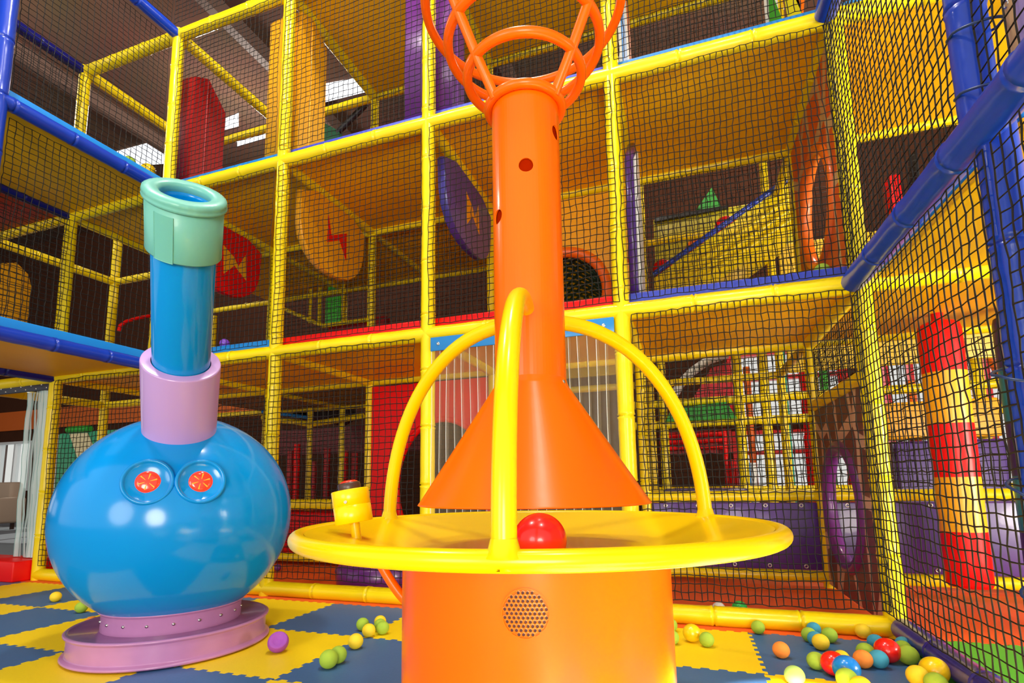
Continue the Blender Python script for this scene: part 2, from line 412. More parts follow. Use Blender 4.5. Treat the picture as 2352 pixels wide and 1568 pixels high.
# ------------------------------------------------------------------ nets
def hsh(i, j, k): 
    v = math.sin(i * 12.9898 + j * 78.233 + k * 37.719) * 43758.5453; return (v - math.floor(v)) - .5
def net(label, o, u, v, nu0, nu1, nv0, nv1, cell=.043, cv=.042, r=.0022, seed=0, bow=0.0, material=None, lock=False):
    """knotted square net: o + u*i*cell + v*j*cell, one strand per lattice line, slack and slightly uneven"""
    o, u, v = Vector(o), Vector(u), Vector(v); nrm = u.cross(v).normalized()
    I = list(range(nu0, nu1 + 1)); J = list(range(nv0, nv1 + 1)); P = {}
    for i in I:
        for j in J:
            fu = (i - nu0) / max(1, nu1 - nu0); fv = (j - nv0) / max(1, nv1 - nv0)
            sl = math.sin(i * .21 + j * .13 + seed) * .006 + math.sin(j * .31 - i * .11 + seed * 2) * .005
            a = .008 * hsh(i, j, seed) + sl * math.sin(PI * fv) ; b = .008 * hsh(i, j, seed + 5) + sl * .8 * math.sin(PI * fu)
            P[i, j] = o + u * (i * cell + a) + v * (j * cv + b) + nrm * (bow * math.sin(PI * fu) * math.sin(PI * fv) + .004 * hsh(i, j, seed + 9))
    mb = MB()
    def strand(pts, side):
        vs = []; fs = []
        n = len(pts)
        for q, p in enumerate(pts):
            rr = r * (1.0 + .25 * (q % 2))
            vs += [p + side * rr, p + nrm * rr, p - side * rr, p - nrm * rr]
        for q in range(n - 1):
            for k in range(4):
                l = (k + 1) % 4; fs.append((q * 4 + k, q * 4 + l, q * 4 + 4 + l, q * 4 + 4 + k))
        mb.add(vs, fs, 0, False)
    for i in I: strand([P[i, j] for j in J], u)
    for j in J: strand([P[i, j] for i in I], v)
    ob = mb.build('safety_net', material or NET); tag(ob, label, 'safety net', 'black nets on the play frame')
    return ob
CE, CV = .043, .042
def span(a, b, c=CE): return math.ceil(a / c - 1e-6), math.floor(b / c + 1e-6)
CU = [.043, .043, .043, .038, .0315, .035]
BAY = {0: 'behind the blue snorkel machine', 1: 'between the snorkel machine and the orange column', 2: 'right behind the orange column', 3: 'between the orange column and the corner post'}
STO = ['ground', 'middle', 'top']
def facade(i, st, seed):
    x0, x1 = XS[i], XS[i + 1]; z0, z1 = [(L0 + .045, L1 - .03), (L1 + .04, L2 - .03), (L2 + .04, L3 - .03), (L3 + .04, 5.85)][st]
    if i in (0, 1) and st in (0, 2) or (i == 4 and st == 0): x0 += .05
    if i == 2 and st == 0: x1 -= .05
    nu0, nu1 = span(x0, x1, CU[i]); nv0, nv1 = span(z0, z1, CV)
    return nu0, nu1, nv0, nv1
for i in (0, 1, 2, 3, 4):
    for st in (0, 1, 2):
        if i == 3 and st == 0: continue
        if i == 0 and st > 0: continue
        nm = {0: 'behind the body of the blue snorkel machine', 1: 'behind the snorkel pipe', 2: 'between the snorkel and the orange column', 3: 'behind the orange column', 4: 'between the orange column and the yellow corner post'}[i]
        net('black net on the %s storey front, %s' % (STO[st], nm), (0, -.052, 0), (1, 0, 0), (0, 0, 1), *facade(i, st, 0), seed=i * 3 + st, cell=CU[i])
net('black cord net above the topmost yellow beam behind the snorkel', (0, -.052, 0), (1, 0, 0), (0, 0, 1), *facade(1, 3, 0), seed=40)
net('black cord net above the topmost yellow beam, second bay', (0, -.052, 0), (1, 0, 0), (0, 0, 1), *facade(2, 3, 0), seed=41)
# snorkel-side wing, plane X = 0 and X = -1.19
for (st, z0, z1) in ((1, L1 + .04, L2 - .04), (2, L2 + .04, L3 - .04), (3, L3 + .04, 5.85)):
    for (y0, y1, nm) in ((-1.1, -.04, 'next to the yellow corner'), (-2.45, -1.14, 'past the blue post')):
        a, b = span(y0, y1); c, d = span(z0, z1, CV)
        net('black net over the %s blue beam of the snorkel-side wing, %s' % (['', 'lower', 'middle', 'upper'][st], nm), (-.05, 0, 0), (0, 1, 0), (0, 0, 1), a, b, c, d, seed=50 + st * 2 + int(y0 < -1.2))
for (st, z0, z1) in ((1, L1 + .04, L2 - .04), (2, L2 + .04, L3 - .04)):
    a, b = span(-2.4, -.04); c, d = span(z0, z1, CV)
    net('black cord net on the far side of the blue wing, %s storey' % STO[st], (-1.14, 0, 0), (0, 1, 0), (0, 0, 1), a, b, c, d, seed=60 + st)
# ball-side wing, plane X = 4.88
for (st, z0, z1) in ((0, L0 + .05, L1 - .04), (1, L1 + .04, L2 - .04), (2, L2 + .04, L3)):
    for (y0, y1, nm) in ((-1.31, -.04, 'between yellow and blue posts'), (-2.5, -1.32, 'past the blue post')):
        a, b = span(y0, y1); c, d = span(z0, z1, CV)
        net('black net of the ball-side wing, %s storey, %s' % (STO[st], nm), (4.825, 0, 0), (0, 1, 0), (0, 0, 1), a, b, c, d, seed=70 + st * 2 + int(y0 < -2), r=.0022)
# inner nets one bay deeper
INN = [(1, 0, .12, L1 - .04), (0, 0, .12, L1 - .04), (2, 0, .12, L1 - .04), (4, 0, .66, L1 - .04), (5, 0, .66, L1 - .04), (1, 1, L1 + .04, L2 - .04), (2, 1, L1 + .04, L2 - .04), (4, 1, L1 + .04, L2 - .04), (5, 1, L1 + .04, L2 - .04), (4, 2, L2 + .04, L3), (3, 2, L2 + .04, L3), (2, 2, L2 + .04, L3)]
for i, st, z0, z1 in INN:
    nm = {0: 'far behind the body of the snorkel machine', 1: 'far behind the snorkel', 2: 'far behind the yellow button box', 3: 'far behind the orange column', 4: 'far behind the big bay beside the column', 5: 'behind the striped hanging bag'}[i]
    a, b = span(XS[i], XS[i + 1], CU[i]); c, d = span(z0, z1, CV)
    net('black inner net on the %s storey, %s' % (STO[st], nm), (0, 1.262 if i == 2 and st == 0 else 1.17, 0), (1, 0, 0), (0, 0, 1), a, b, c, d, seed=90 + i * 3 + st, r=.0021, cell=CU[i])
a, b = span(.06, 1.16); c, d = span(1.30, L1 - .04, CV)
net('short black net over the purple rock panel', (4.88, 0, 0), (0, 1, 0), (0, 0, 1), a, b, c, d, seed=120, r=.0021)

# ------------------------------------------------------------------ ball table with blower column
AX = Vector((3.596, -1.615, 0)); DV = Vector((-.275, .961, 0)); RV = Vector((.961, .275, 0))
def tp(f, l, z): return AX + DV * f + RV * l + Vector((0, 0, z))      # forward, lateral, height
tb = thing('ball_table', 'round yellow dish table on an orange drum with an orange blower column and basket', 'ball table', tuple(AX))
ZR, RR = .614, .0195
mb = MB(); mb.lathe([(.0, .01), (.352, .01), (.352, .02), (.35, .03), (.35, .535), (.35, .558)], AX, n=96)
mb.build('drum', TOR, tb)
# perforated speaker grille on the front of the drum
gc = None
gz, gl = .0, 0
d_ = ray(1207, 1409)
# point on the drum surface along that sight line
o2 = Vector((C.x - AX.x, C.y - AX.y)); dd = Vector((d_.x, d_.y)); A_ = dd.dot(dd); B_ = o2.dot(dd); C_ = o2.dot(o2) - .351 ** 2
t_ = (-B_ - math.sqrt(B_ * B_ - A_ * C_)) / A_; gp = C + d_ * t_
g0 = math.atan2(gp.y - AX.y, gp.x - AX.x); GR = .0505
def onDrum(a, b, r): th = g0 + a / .351; return Vector((AX.x + r * math.cos(th), AX.y + r * math.sin(th), gp.z + b))
mb = MB(); p = .0094; hr = .0033; n = 12
for row in range(-8, 9):
    for c_ in range(-8, 9):
        x = (c_ + (.5 if row % 2 else 0)) * p; y = row * p * .866
        if math.hypot(x, y) > GR - .0045: continue
        outer = []; 
        for k in range(n):
            t = 2 * PI * k / n; R6 = p / 2 / math.cos(((t + PI / 6) % (PI / 3)) - PI / 6) * 1.0
            outer.append((x + R6 * math.cos(t), y + R6 * math.sin(t)))
        vs = [onDrum(a, b, .3520) for a, b in outer] + [onDrum(x + hr * math.cos(2 * PI * k / n), y + hr * math.sin(2 * PI * k / n), .3522) for k in range(n)] + [onDrum(x + hr * math.cos(2 * PI * k / n), y + hr * math.sin(2 * PI * k / n), .3506) for k in range(n)]
        fs = [(k, (k + 1) % n, n + (k + 1) % n, n + k) for k in range(n)] + [(n + k, n + (k + 1) % n, 2 * n + (k + 1) % n, 2 * n + k) for k in range(n)]
        mb.add(vs, fs, 0, False); mb.add(vs[2 * n:], [tuple(range(n))], 1, False)
for k in range(64):
    a0, a1 = 2 * PI * k / 64, 2 * PI * (k + 1) / 64
    mb.add([onDrum(q * math.cos(a), q * math.sin(a), .3521) for q in (GR - .003, GR) for a in (a0, a1)], [(0, 1, 3, 2)], 0, False)
    mb.add([onDrum(GR * math.cos(a), GR * math.sin(a), z) for z in (.3521, .349) for a in (a0, a1)], [(0, 1, 3, 2)], 0, False)
o = mb.build('speaker_grille', [TOR, HOLE], tb); o['label'] = 'round perforated speaker grille'
mb = MB(); mb.lathe([(.0, .561), (.30, .563), (.325, .566), (.345, .572), (.45, .596), (.585, .628)], AX, n=128)
mb.lathe([(.585, .60), (.5, .59), (.345, .556), (.30, .552)], AX, n=128)
mb.ring(AX + Vector((0, 0, ZR)), .6, RR, n=160, m=20)
mb.build('dish', TYE, tb)
mb = MB(); mb.lathe([(.098, 1.03), (.102, 1.012), (.104, 1.006), (.106, 1.0), (.305, .694), (.311, .686), (.313, .683), (.309, .681), (.303, .690), (.10, 1.0)], AX, n=128); mb.build('cone', TOR, tb)
# column with round ports
CR, CZ0, CZ1 = .100, 1.0, 1.85
def port(u, v):
    d_ = ray(u, v); dd = Vector((d_.x, d_.y)); A_ = dd.dot(dd); B_ = o2.dot(dd); C_ = o2.dot(o2) - CR ** 2
    disc = max(0, B_ * B_ - A_ * C_); t_ = (-B_ - math.sqrt(disc)) / A_; q = C + d_ * t_
    return (math.atan2(q.y - AX.y, q.x - AX.x) % (2 * PI), q.z)
ports = [port(1208, 378), port(1277, 305), port(1143, 498)]
ports += [((ports[0][0] + PI) % (2 * PI), 1.25)]
hr = .0205; pa = .028
thc = sorted({*[2 * PI * k / 72 for k in range(73)], *[t + s * pa / CR for t, z in ports for s in (-1, 1)]}); zc = sorted({CZ0, CZ1, *[z + s * pa for t, z in ports for s in (-1, 1)]})
def cp(t, z, r=CR): return Vector((AX.x + r * math.cos(t), AX.y + r * math.sin(t), z))
mb = MB()
for i in range(len(thc) - 1):
    for j in range(len(zc) - 1):
        tm, zm = (thc[i] + thc[i + 1]) / 2, (zc[j] + zc[j + 1]) / 2
        if any(abs(tm - t) < pa / CR and abs(zm - z) < pa for t, z in ports): continue
        mb.add([cp(thc[i], zc[j]), cp(thc[i + 1], zc[j]), cp(thc[i + 1], zc[j + 1]), cp(thc[i], zc[j + 1])], [(0, 1, 2, 3)])
for t, z in ports:
    n = 40; sq = []; ci = []; cin = []
    for k in range(n):
        a = 2 * PI * k / n; m_ = max(abs(math.cos(a)), abs(math.sin(a))); sq.append(cp(t + pa / CR * math.cos(a) / m_, z + pa * math.sin(a) / m_)); ci.append(cp(t + hr / CR * math.cos(a), z + hr * math.sin(a))); cin.append(cp(t + hr / CR * math.cos(a), z + hr * math.sin(a), CR - .004))
    mb.add(sq + ci + cin, [(k, (k + 1) % n, n + (k + 1) % n, n + k) for k in range(n)] + [(n + k, n + (k + 1) % n, 2 * n + (k + 1) % n, 2 * n + k) for k in range(n)], 0, False)
mb.lathe([(CR - .004, CZ1), (CR - .004, CZ0)], AX, n=72)
# inner tube skin is cut away behind the ports
mb2 = MB(); mb2.v, mb2.f, mb2.m, mb2.sm = mb.v[:], [], [], []
for f, m_, s_ in zip(mb.f, mb.m, mb.sm): mb2.f.append(f); mb2.m.append(m_); mb2.sm.append(s_)
col = MB(); cut = len(mb.v) - 2 * 72
col.v = mb.v[:cut]; keep = [(f, m_, s_) for f, m_, s_ in zip(mb.f, mb.m, mb.sm) if max(f) < cut]
col.f = [k[0] for k in keep]; col.m = [k[1] for k in keep]; col.sm = [k[2] for k in keep]
col.build('column', TOR, tb)
mb = MB(); mb.lathe([(CR - .006, CZ1 + .004), (CR - .006, CZ0 - .01)], AX, n=72); mb.build('inner_lining', mat('rust_red_lining', (.30, .012, .0), 1.0, spec=0.0), tb)  # tube added inside the column; its dark red paints the shade in the ports
mb = MB(); mb.ring(AX + Vector((0, 0, 1.85)), .110, .0135, n=96, m=16); mb.build('collar', TOR, tb)
mb = MB()
q = port(1293, 877); qp = cp(q[0], q[1], CR + .001); nr = Vector((math.cos(q[0]), math.sin(q[0]), 0))
mb.lathe([(.0065, 0), (.0065, .002), (.004, .0045), (.0, .005)], qp, nr, n=20); mb.build('bolt', STEEL, tb)
# basket: three widening hoops on slanting struts
HP = [(1.951, .172), (2.058, .230), (2.190, .299)]
for z, R in HP:
    mb = MB(); mb.ring(AX + Vector((0, 0, z)), R, .0145, n=128, m=14); mb.build('basket_hoop', TOR, tb)
for ph in (-52, 52, 180):
    a = math.radians(ph); pts = []
    for z, R in [(1.845, .108)] + HP:
        pts.append(tp(-R * math.cos(a), R * math.sin(a), z))
    mb = MB(); mb.tube(pts, .0145, 14); mb.build('basket_strut', TOR, tb)
# three arched tubes from the rim to the column
for ph in (-4.7, -124.7, 115.3):
    a = math.radians(ph); pts = []
    u = -DV * math.cos(a) + RV * math.sin(a)
    for k in range(25):
        t = PI / 2 * k / 24
        pts.append(AX + u * (.10 + .497 * math.cos(t) ** .95) + Vector((0, 0, .60 + .602 * math.sin(t) ** .95)))
    pts = [AX + u * .597 + Vector((0, 0, .604))] + pts + [AX + u * .092 + Vector((0, 0, 1.200))]
    mb = MB(); mb.tube(pts, .0215, 20); mb.lathe([(.034, -.012), (.027, -.002), (.0218, .018)], AX + u * .597 + Vector((0, 0, .632)), n=24); mb.build('arch_tube', TYE, tb)
# orange brace from drum to dish
for ph in (-96, 140):
    a = math.radians(ph); u = -DV * math.cos(a) + RV * math.sin(a); mb = MB()
    pts = [AX + u * (.338 + .135 * (k / 10)) + Vector((0, 0, .405 + .178 * (k / 10) ** 1.45)) for k in range(11)]
    mb.tube(pts, .0135, 14); mb.build('brace', TOR, tb)
# push-button post on the dish
b0 = atz(820, 1240, .595); ax = (Vector((0, 0, 1)) - RV * .17).normalized()
mb = MB(); mb.tube([b0 - ax * .02, b0 + ax * .06], .0128, 20); mb.build('button_stem', TYE, tb)
can = b0 + ax * .046
mb = MB(); R = .0485
mb.lathe([(0, 0), (R - .002, 0), (R, .002), (R, .045), (R - .001, .0455), (R - .001, .0463), (R, .047), (R, .086), (R - .002, .088), (0, .088)], can, ax, n=64)
bb = mb.build('button_housing', TYE, tb)
fx = (C - can); fx.z = 0; fx = (fx - ax * fx.dot(ax)).normalized(); side = ax.cross(fx)
mb = MB(); sp = can + ax * .056 + (fx * math.cos(.3) - side * math.sin(.3)) * (R)
mb.lathe([(.0045, 0), (.0042, .0016), (.0022, .0018), (.002, .0004), (0, .0004)], sp, (fx * math.cos(.3) - side * math.sin(.3)), n=16); mb.build('screw', STEEL, bb)
bt = MB(); bt.lathe([(.029, .088), (.030, .090), (.029, .104), (.026, .107), (.023, .107), (.0, .106)], can, ax, n=48); btn = bt.build('button_bezel', BROWN, tb)
bt = MB(); bt.lathe([(.0235, .105), (.0225, .109), (.016, .1125), (.0, .114)], can, ax, n=48); o = bt.build('push_button', mat('red_button_plastic', (.85, .03, .01), .25, .3), tb); o['label'] = 'red push button'

# ------------------------------------------------------------------ blue snorkel machine
O = Vector((1.617, -1.039, .599)); RH, RVV = .506, .501; th, psi = .793, -.028
h = Vector((C.x - O.x, C.y - O.y)).normalized(); h = Vector((h.x * math.cos(psi) - h.y * math.sin(psi), h.x * math.sin(psi) + h.y * math.cos(psi), 0))
SA = (Vector((0, 0, math.cos(th))) + h * math.sin(th)).normalized()
BC = Vector((O.x, O.y, 0))
sm = thing('snorkel_machine', 'round blue ball machine with glowing red eyes and a leaning mint-topped pipe', 'ball machine', tuple(BC))
mb = MB(); mb.lathe([(0, .004), (.405, .004), (.418, .006), (.424, .012), (.420, .019), (.408, .022), (.404, .0275), (.404, .028), (.404, .03), (.404, .095), (.404, .097), (.404, .098), (.408, .104), (.416, .107), (.417, .114), (.410, .119), (.398, .116), (.394, .108), (0, .108)], BC, n=128); mb.build('base_disc', LAVD, sm)
mb = MB(); mb.lathe([(.288, .10), (.288, .178), (.292, .186), (.299, .189), (.300, .194), (.294, .197), (.27, .196)], BC, n=128); nk = mb.build('neck_ring', LAVD, sm)
for k in range(18):
    a = 2 * PI * k / 18; u = Vector((math.cos(a), math.sin(a), 0)); mb = MB(); mb.lathe([(.007, 0), (.006, .004), (.0, .005)], BC + u * .288 + Vector((0, 0, .15)), u, n=12); mb.build('bolt', STEEL, nk)
mb = MB(); vs = []; prof = []
for k in range(65):
    t = PI * (k / 64); z = RVV * -math.cos(t); r = RH * math.sin(t)
    if O.z + z > .175: prof.append((r, O.z + z))
mb.lathe(prof, BC, n=128); mb.build('body', BODY, sm)
mb = MB(); PB = Vector((O.x, O.y, .556)) - h * .208 + Vector((-h.y, h.x, 0)) * -.017; T = lambda t: PB + SA * t
mb.lathe([(.148, .30), (.148, 1.014), (.146, 1.020), (.143, 1.021), (.11, 1.021)], PB, SA, n=96); mb.build('pipe_collar', LAV, sm)
mb = MB(); mb.lathe([(.107, .98), (.107, 1.70), (.104, 1.705), (.082, 1.705), (.081, 1.69), (.079, 1.25), (0, 1.25)], PB, SA, n=96); mb.build('pipe', BODY, sm)
mb = MB(); mb.lathe([(.111, 1.516), (.123, 1.514), (.1245, 1.518), (.1238, 1.56), (.1238, 1.70), (.115, 1.702)], PB, SA, n=96); sl = mb.build('sleeve', MINT, sm)
mb = MB()
u_ = SA.cross(Vector((0, 0, 1))).normalized(); w_ = SA.cross(u_)
fc = (C - T(1.6)); fc = (fc - SA * fc.dot(SA)).normalized(); lf = SA.cross(fc)
if lf.dot(RT) > 0: lf = -lf
def sl_pt(a, t, r): return T(t) + (fc * math.cos(a) + lf * math.sin(a)) * r
vs = []; N = 10
for t in (1.5125, 1.68):
    for k in range(N + 1):
        a = .28 + .52 * k / N
        vs.append(sl_pt(a, t, .1262))
mb.add(vs, [(k, k + 1, N + 2 + k, N + 1 + k) for k in range(N)])
for a in (.28, .80): mb.tube([sl_pt(a, t, .1258) for t in (1.5125, 1.6, 1.68)], .0017, 8)
mb.tube([sl_pt(.28 + .52 * k / N, 1.5125, .1258) for k in range(N + 1)], .0016, 8)
mb.build('sleeve_flap', MINT, sl)
mb = MB(); n = 96; prof = [(.115, 1.698), (.127, 1.699), (.1325, 1.704), (.1325, 1.711), (.1295, 1.715), (.1320, 1.722), (.130, 1.732), (.122, 1.738), (.105, 1.741), (.090, 1.739), (.081, 1.733), (.0785, 1.724), (.080, 1.712), (.084, 1.704)]
vs = []; fs = []
for i, (r, t) in enumerate(prof):
    for k in range(n):
        a = 2 * PI * k / n; rr = r + (.0012 * math.sin(k * 2.9 + math.sin(k)) if 3 <= i <= 7 else 0)
        vs.append(T(t) + (u_ * math.cos(a) + w_ * math.sin(a)) * rr)
for i in range(len(prof) - 1):
    for k in range(n): l = (k + 1) % n; fs.append((i * n + k, i * n + l, (i + 1) * n + l, (i + 1) * n + k))
mb.add(vs, fs); mb.build('mouth_pad', MINT, sm)
def ell_hit(u, v):
    d = ray(u, v); S_ = Vector((1 / RH, 1 / RH, 1 / RVV)); o_ = Vector([(C[i] - O[i]) * S_[i] for i in range(3)]); e = Vector([d[i] * S_[i] for i in range(3)])
    a, b, c = e.dot(e), o_.dot(e), o_.dot(o_) - 1; t = (-b - math.sqrt(b * b - a * c)) / a; p = C + d * t
    return p, Vector([(p[i] - O[i]) * S_[i] ** 2 for i in range(3)]).normalized()
for (u, v) in ((340, 1107), (461, 1106)):
    p, nn = ell_hit(u, v); ax = (nn * .8 + (C - p).normalized() * .8).normalized(); p = p - ax * .012
    mb = MB(); mb.lathe([(.099, -.06), (.097, .016), (.095, .024), (.090, .029), (.084, .028), (.080, .022), (.076, .019), (.05, .017), (.046, .016), (.0, .012)], p, ax, n=72); ey = mb.build('eye', BODY, sm)
    mb = MB(); N = 24; prof = [(.0455, .0165), (.043, .020), (.030, .024), (.012, .026), (.0, .0262)]
    mb.lathe(prof, p, ax, n=N); ln = mb.build('lens', LENS, ey); ln['label'] = 'glowing red round lens'
    mb = MB(); hx = ax.cross(Vector((0, 0, 1))).normalized(); hy = ax.cross(hx)
    for k in range(6):
        a = 2 * PI * k / 6 + .3; dr = hx * math.cos(a) + hy * math.sin(a); mb.tube([p + dr * .010 + ax * .0255, p + dr * .034 + ax * .0225], [.0012, .0032], 6)
    mb.build('lamp_filament', LENSC, ey)

# ------------------------------------------------------------------ balls
BC_ = {'lime': mat('lime_foam', (.34, .52, .035), .75, 0, .25, 120), 'yellow': mat('yellow_ball_foam', (.9, .64, .015), .6, 0, .2, 120), 'orange': mat('orange_ball_foam', (.88, .27, .03), .7, 0, .25, 120), 'teal': mat('teal_foam', (.045, .33, .48), .75, 0, .25, 120), 'red': mat('red_ball_rubber', (.85, .012, .006), .25, .3), 'blue': mat('blue_ball_rubber', (.005, .20, .68), .25, .3), 'pale': mat('pale_green_foam', (.42, .68, .16), .7, 0, .2, 120), 'gold': mat('gold_ball_rubber', (.92, .62, .005), .28, .3), 'purple': mat('purple_ball_plastic', (.22, .07, .62), .3, .2), 'plum': mat('plum_ball', (.16, .03, .20), .35, .2), 'violet': mat('violet_foam', (.32, .06, .42), .6, 0, .15, 120), 'white': WHT}
PROTO = {}
def ball(c, r, kind, label, group='loose play balls'):
    if kind not in PROTO:
        mb = MB(); mb.sphere((0, 0, 0), 1.0, 40, 24); o = mb.build('play_ball', BC_[kind]); PROTO[kind] = o
    else: o = PROTO[kind].copy(); COL.objects.link(o)
    o.location = c; o.scale = (r, r, r); o.rotation_euler = (random.random() * 3, random.random() * 3, 0)
    tag(o, label, 'ball', group); return o
def fball(u, v, r, kind, label, z=0.0):
    return ball(atz(u, v, z + r), r, kind, label)
FL = [
 (1741, 1440, .031, 'lime', 'lime foam ball alone against the yellow floor pipe'),
 (1794, 1492, .033, 'orange', 'orange foam ball alone on the blue mat near its yellow neighbour'),
 (1869, 1444, .031, 'teal', 'teal foam ball rearmost of the five-ball cluster by the floor pipe'),
 (1858, 1457, .032, 'lime', 'lime foam ball on the drum side of the five-ball cluster by the floor pipe'),
 (1872, 1466, .031, 'teal', 'teal foam ball in the middle of the five-ball cluster by the floor pipe'),
 (1905, 1458, .033, 'lime', 'lime foam ball on the corner side of the five-ball cluster by the floor pipe'),
 (1885, 1474, .034, 'yellow', 'yellow foam ball at the front of the five-ball cluster by the floor pipe'),
 (1982, 1449, .033, 'yellow', 'dull yellow foam ball alone touching the orange floor border'),
 (2011, 1474, .032, 'teal', 'teal foam ball behind the red ball nearest the blue pipe'),
 (2038, 1493, .047, 'red', 'shiny red ball nearest the blue floor pipe'),
 (2075, 1479, .031, 'teal', 'teal foam ball tucked against the blue floor pipe'),
 (2074, 1489, .032, 'lime', 'lime foam ball between the tucked teal ball and the chewed ball'),
 (2086, 1504, .037, 'lime', 'lime foam ball with a chewed torn patch on its front'),
 (1988, 1496, .034, 'lime', 'lime foam ball behind the touching orange and teal balls'),
 (1982, 1513, .034, 'orange', 'orange foam ball touching a teal ball in mid mat'),
 (2018, 1513, .034, 'teal', 'teal foam ball touching the orange ball in mid mat'),
 (1874, 1517, .033, 'lime', 'lime foam ball beside the red ball that touches the blue ball'),
 (1914, 1523, .044, 'red', 'shiny red ball touching the big blue ball'),
 (1933, 1511, .030, 'yellow', 'yellow ball half hidden behind the red and blue pair'),
 (1944, 1535, .046, 'blue', 'big shiny blue ball, the only blue rubber one'),
 (1945, 1558, .035, 'lime', 'lime foam ball in front of the big blue ball'),
 (1978, 1576, .033, 'yellow', 'yellow foam ball cut off by the frame edge below the big blue ball'),
 (1825, 1551, .034, 'pale', 'pale green foam ball on the edge of the yellow mat'),
 (2108, 1552, .036, 'yellow', 'smaller yellow ball of the pair by the blue pipe'),
 (2146, 1539, .046, 'gold', 'large shiny yellow ball by the blue pipe'),
 (2150, 1569, .035, 'lime', 'lime ball in front of the two yellow balls by the blue pipe'),
 (1589, 1453, .040, 'gold', 'large yellow ball on the yellow mat beside the orange drum'),
 (1623, 1468, .032, 'lime', 'lime ball touching distance from the large yellow ball beside the drum'),
 (1541, 1435, .031, 'lime', 'rear lime ball half hidden behind the orange drum'),
 (1543, 1463, .032, 'lime', 'front lime ball half hidden behind the orange drum'),
 (128, 1370, .033, 'yellow', 'yellow ball alone on the mat behind the snorkel machine near the red sill'),
 (187, 1394, .033, 'lime', 'green ball on the mat under the bulge of the snorkel machine'),
 (210, 1430, .033, 'orange', 'orange ball mostly hidden behind the mauve base'),
 (833, 1433, .032, 'lime', 'lime ball at the rear of the ball trail, set apart from the drum'),
 (873, 1427, .031, 'yellow', 'yellow ball peeping out behind two lime balls near the drum'),
 (873, 1435, .031, 'lime', 'lime ball squeezed between a yellow and another lime ball by the drum'),
 (879, 1441, .032, 'lime', 'lime ball in front of the three stacked in line near the drum'),
 (847, 1447, .032, 'yellow', 'yellow ball on the seam between blue and yellow mats near the drum'),
 (817, 1472, .034, 'yellow', 'yellow ball alone at the corner of a yellow mat in mid trail'),
 (777, 1503, .035, 'lime', 'rear one of the two touching lime balls on the seam'),
 (755, 1513, .037, 'lime', 'front one of the two touching lime balls on the seam'),
]
for u, v, r, k, l in FL: fball(u, v, r, k, l)
# torn patch on the chewed ball, half ball
mb = MB(); c = atz(639, 1474, .045); R = .045; cutn = Vector((.45, -.55, .55)).normalized(); vs = []; prof = []
for k in range(17):
    t = PI * (.30 + .70 * k / 16); prof.append((R * math.sin(t), R * math.cos(t)))
mb.lathe([(0, prof[0][1] - .012), (prof[0][0] * .6, prof[0][1] - .010)] + prof, c, cutn, n=40)
tag(mb.build('half_ball', BC_['violet'], None, c), 'purple foam ball with a slice missing beside the mauve base', 'ball', 'loose play balls')
ball(atz(1240, 1240, .563 + .056) , .056, 'red', 'shiny red ball lying in the yellow dish')
ball(atz(1183, 1247, .563 + .036), .036, 'orange', 'orange ball hidden behind the front arch tube in the dish')
# balls behind the nets
ball(aty(1651, 1398, .18), .036, 'white', 'white ball behind the net on the orange mat')
c = aty(1699, 1397, .18); o = ball(c, .04, 'plum', 'beach ball with green, white and red segments behind the net')
bm_ = o.data.copy() if o.data.users > 1 else o.data
BEACH = bpy.data.materials.new('beach_ball_stripes'); BEACH.use_nodes = True
nt = BEACH.node_tree; b_ = nt.nodes['Principled BSDF']; tc = nt.nodes.new('ShaderNodeTexCoord'); sp_ = nt.nodes.new('ShaderNodeSeparateXYZ'); rm = nt.nodes.new('ShaderNodeValToRGB')
nt.links.new(tc.outputs['Generated'], sp_.inputs[0]); nt.links.new(sp_.outputs['Z'], rm.inputs['Fac']); nt.links.new(rm.outputs['Color'], b_.inputs['Base Color'])
rm.color_ramp.interpolation = 'CONSTANT'; e = rm.color_ramp.elements; e[0].color = (.75, .02, .03, 1); e[1].position = .5; e[1].color = (.8, .8, .75, 1); x = e.new(.62); x.color = (.03, .5, .08, 1)
b_.inputs['Roughness'].default_value = .3
o.data = o.data.copy(); o.data.materials[0] = BEACH; o.rotation_euler = (0, 0, 0); PROTO.pop('plum')
ball(atz(638, 1303, .03), .03, 'plum', 'small plum ball on the orange mat behind the snorkel body')
ball(atz(778, 1311, .032), .032, 'plum', 'plum ball beside the round purple pad behind the net')
ball(aty(516, 789, .12), .038, 'purple', 'purple ball up on the blue deck beside the snorkel pipe')
ball(aty(1888, 622, .12), .04, 'lime', 'green ball on the middle deck under the orange rock panel')
ball(atx(340, 392, -.3), .06, 'gold', 'yellow ball on the upper blue deck behind the mint pad')
ball(atx(297, 372, -.5), .05, 'lime', 'green ball on the upper blue deck of the side wing')
ball(aty(1444, 588, .3), .04, 'orange', 'orange ball behind the net beside the purple pad')

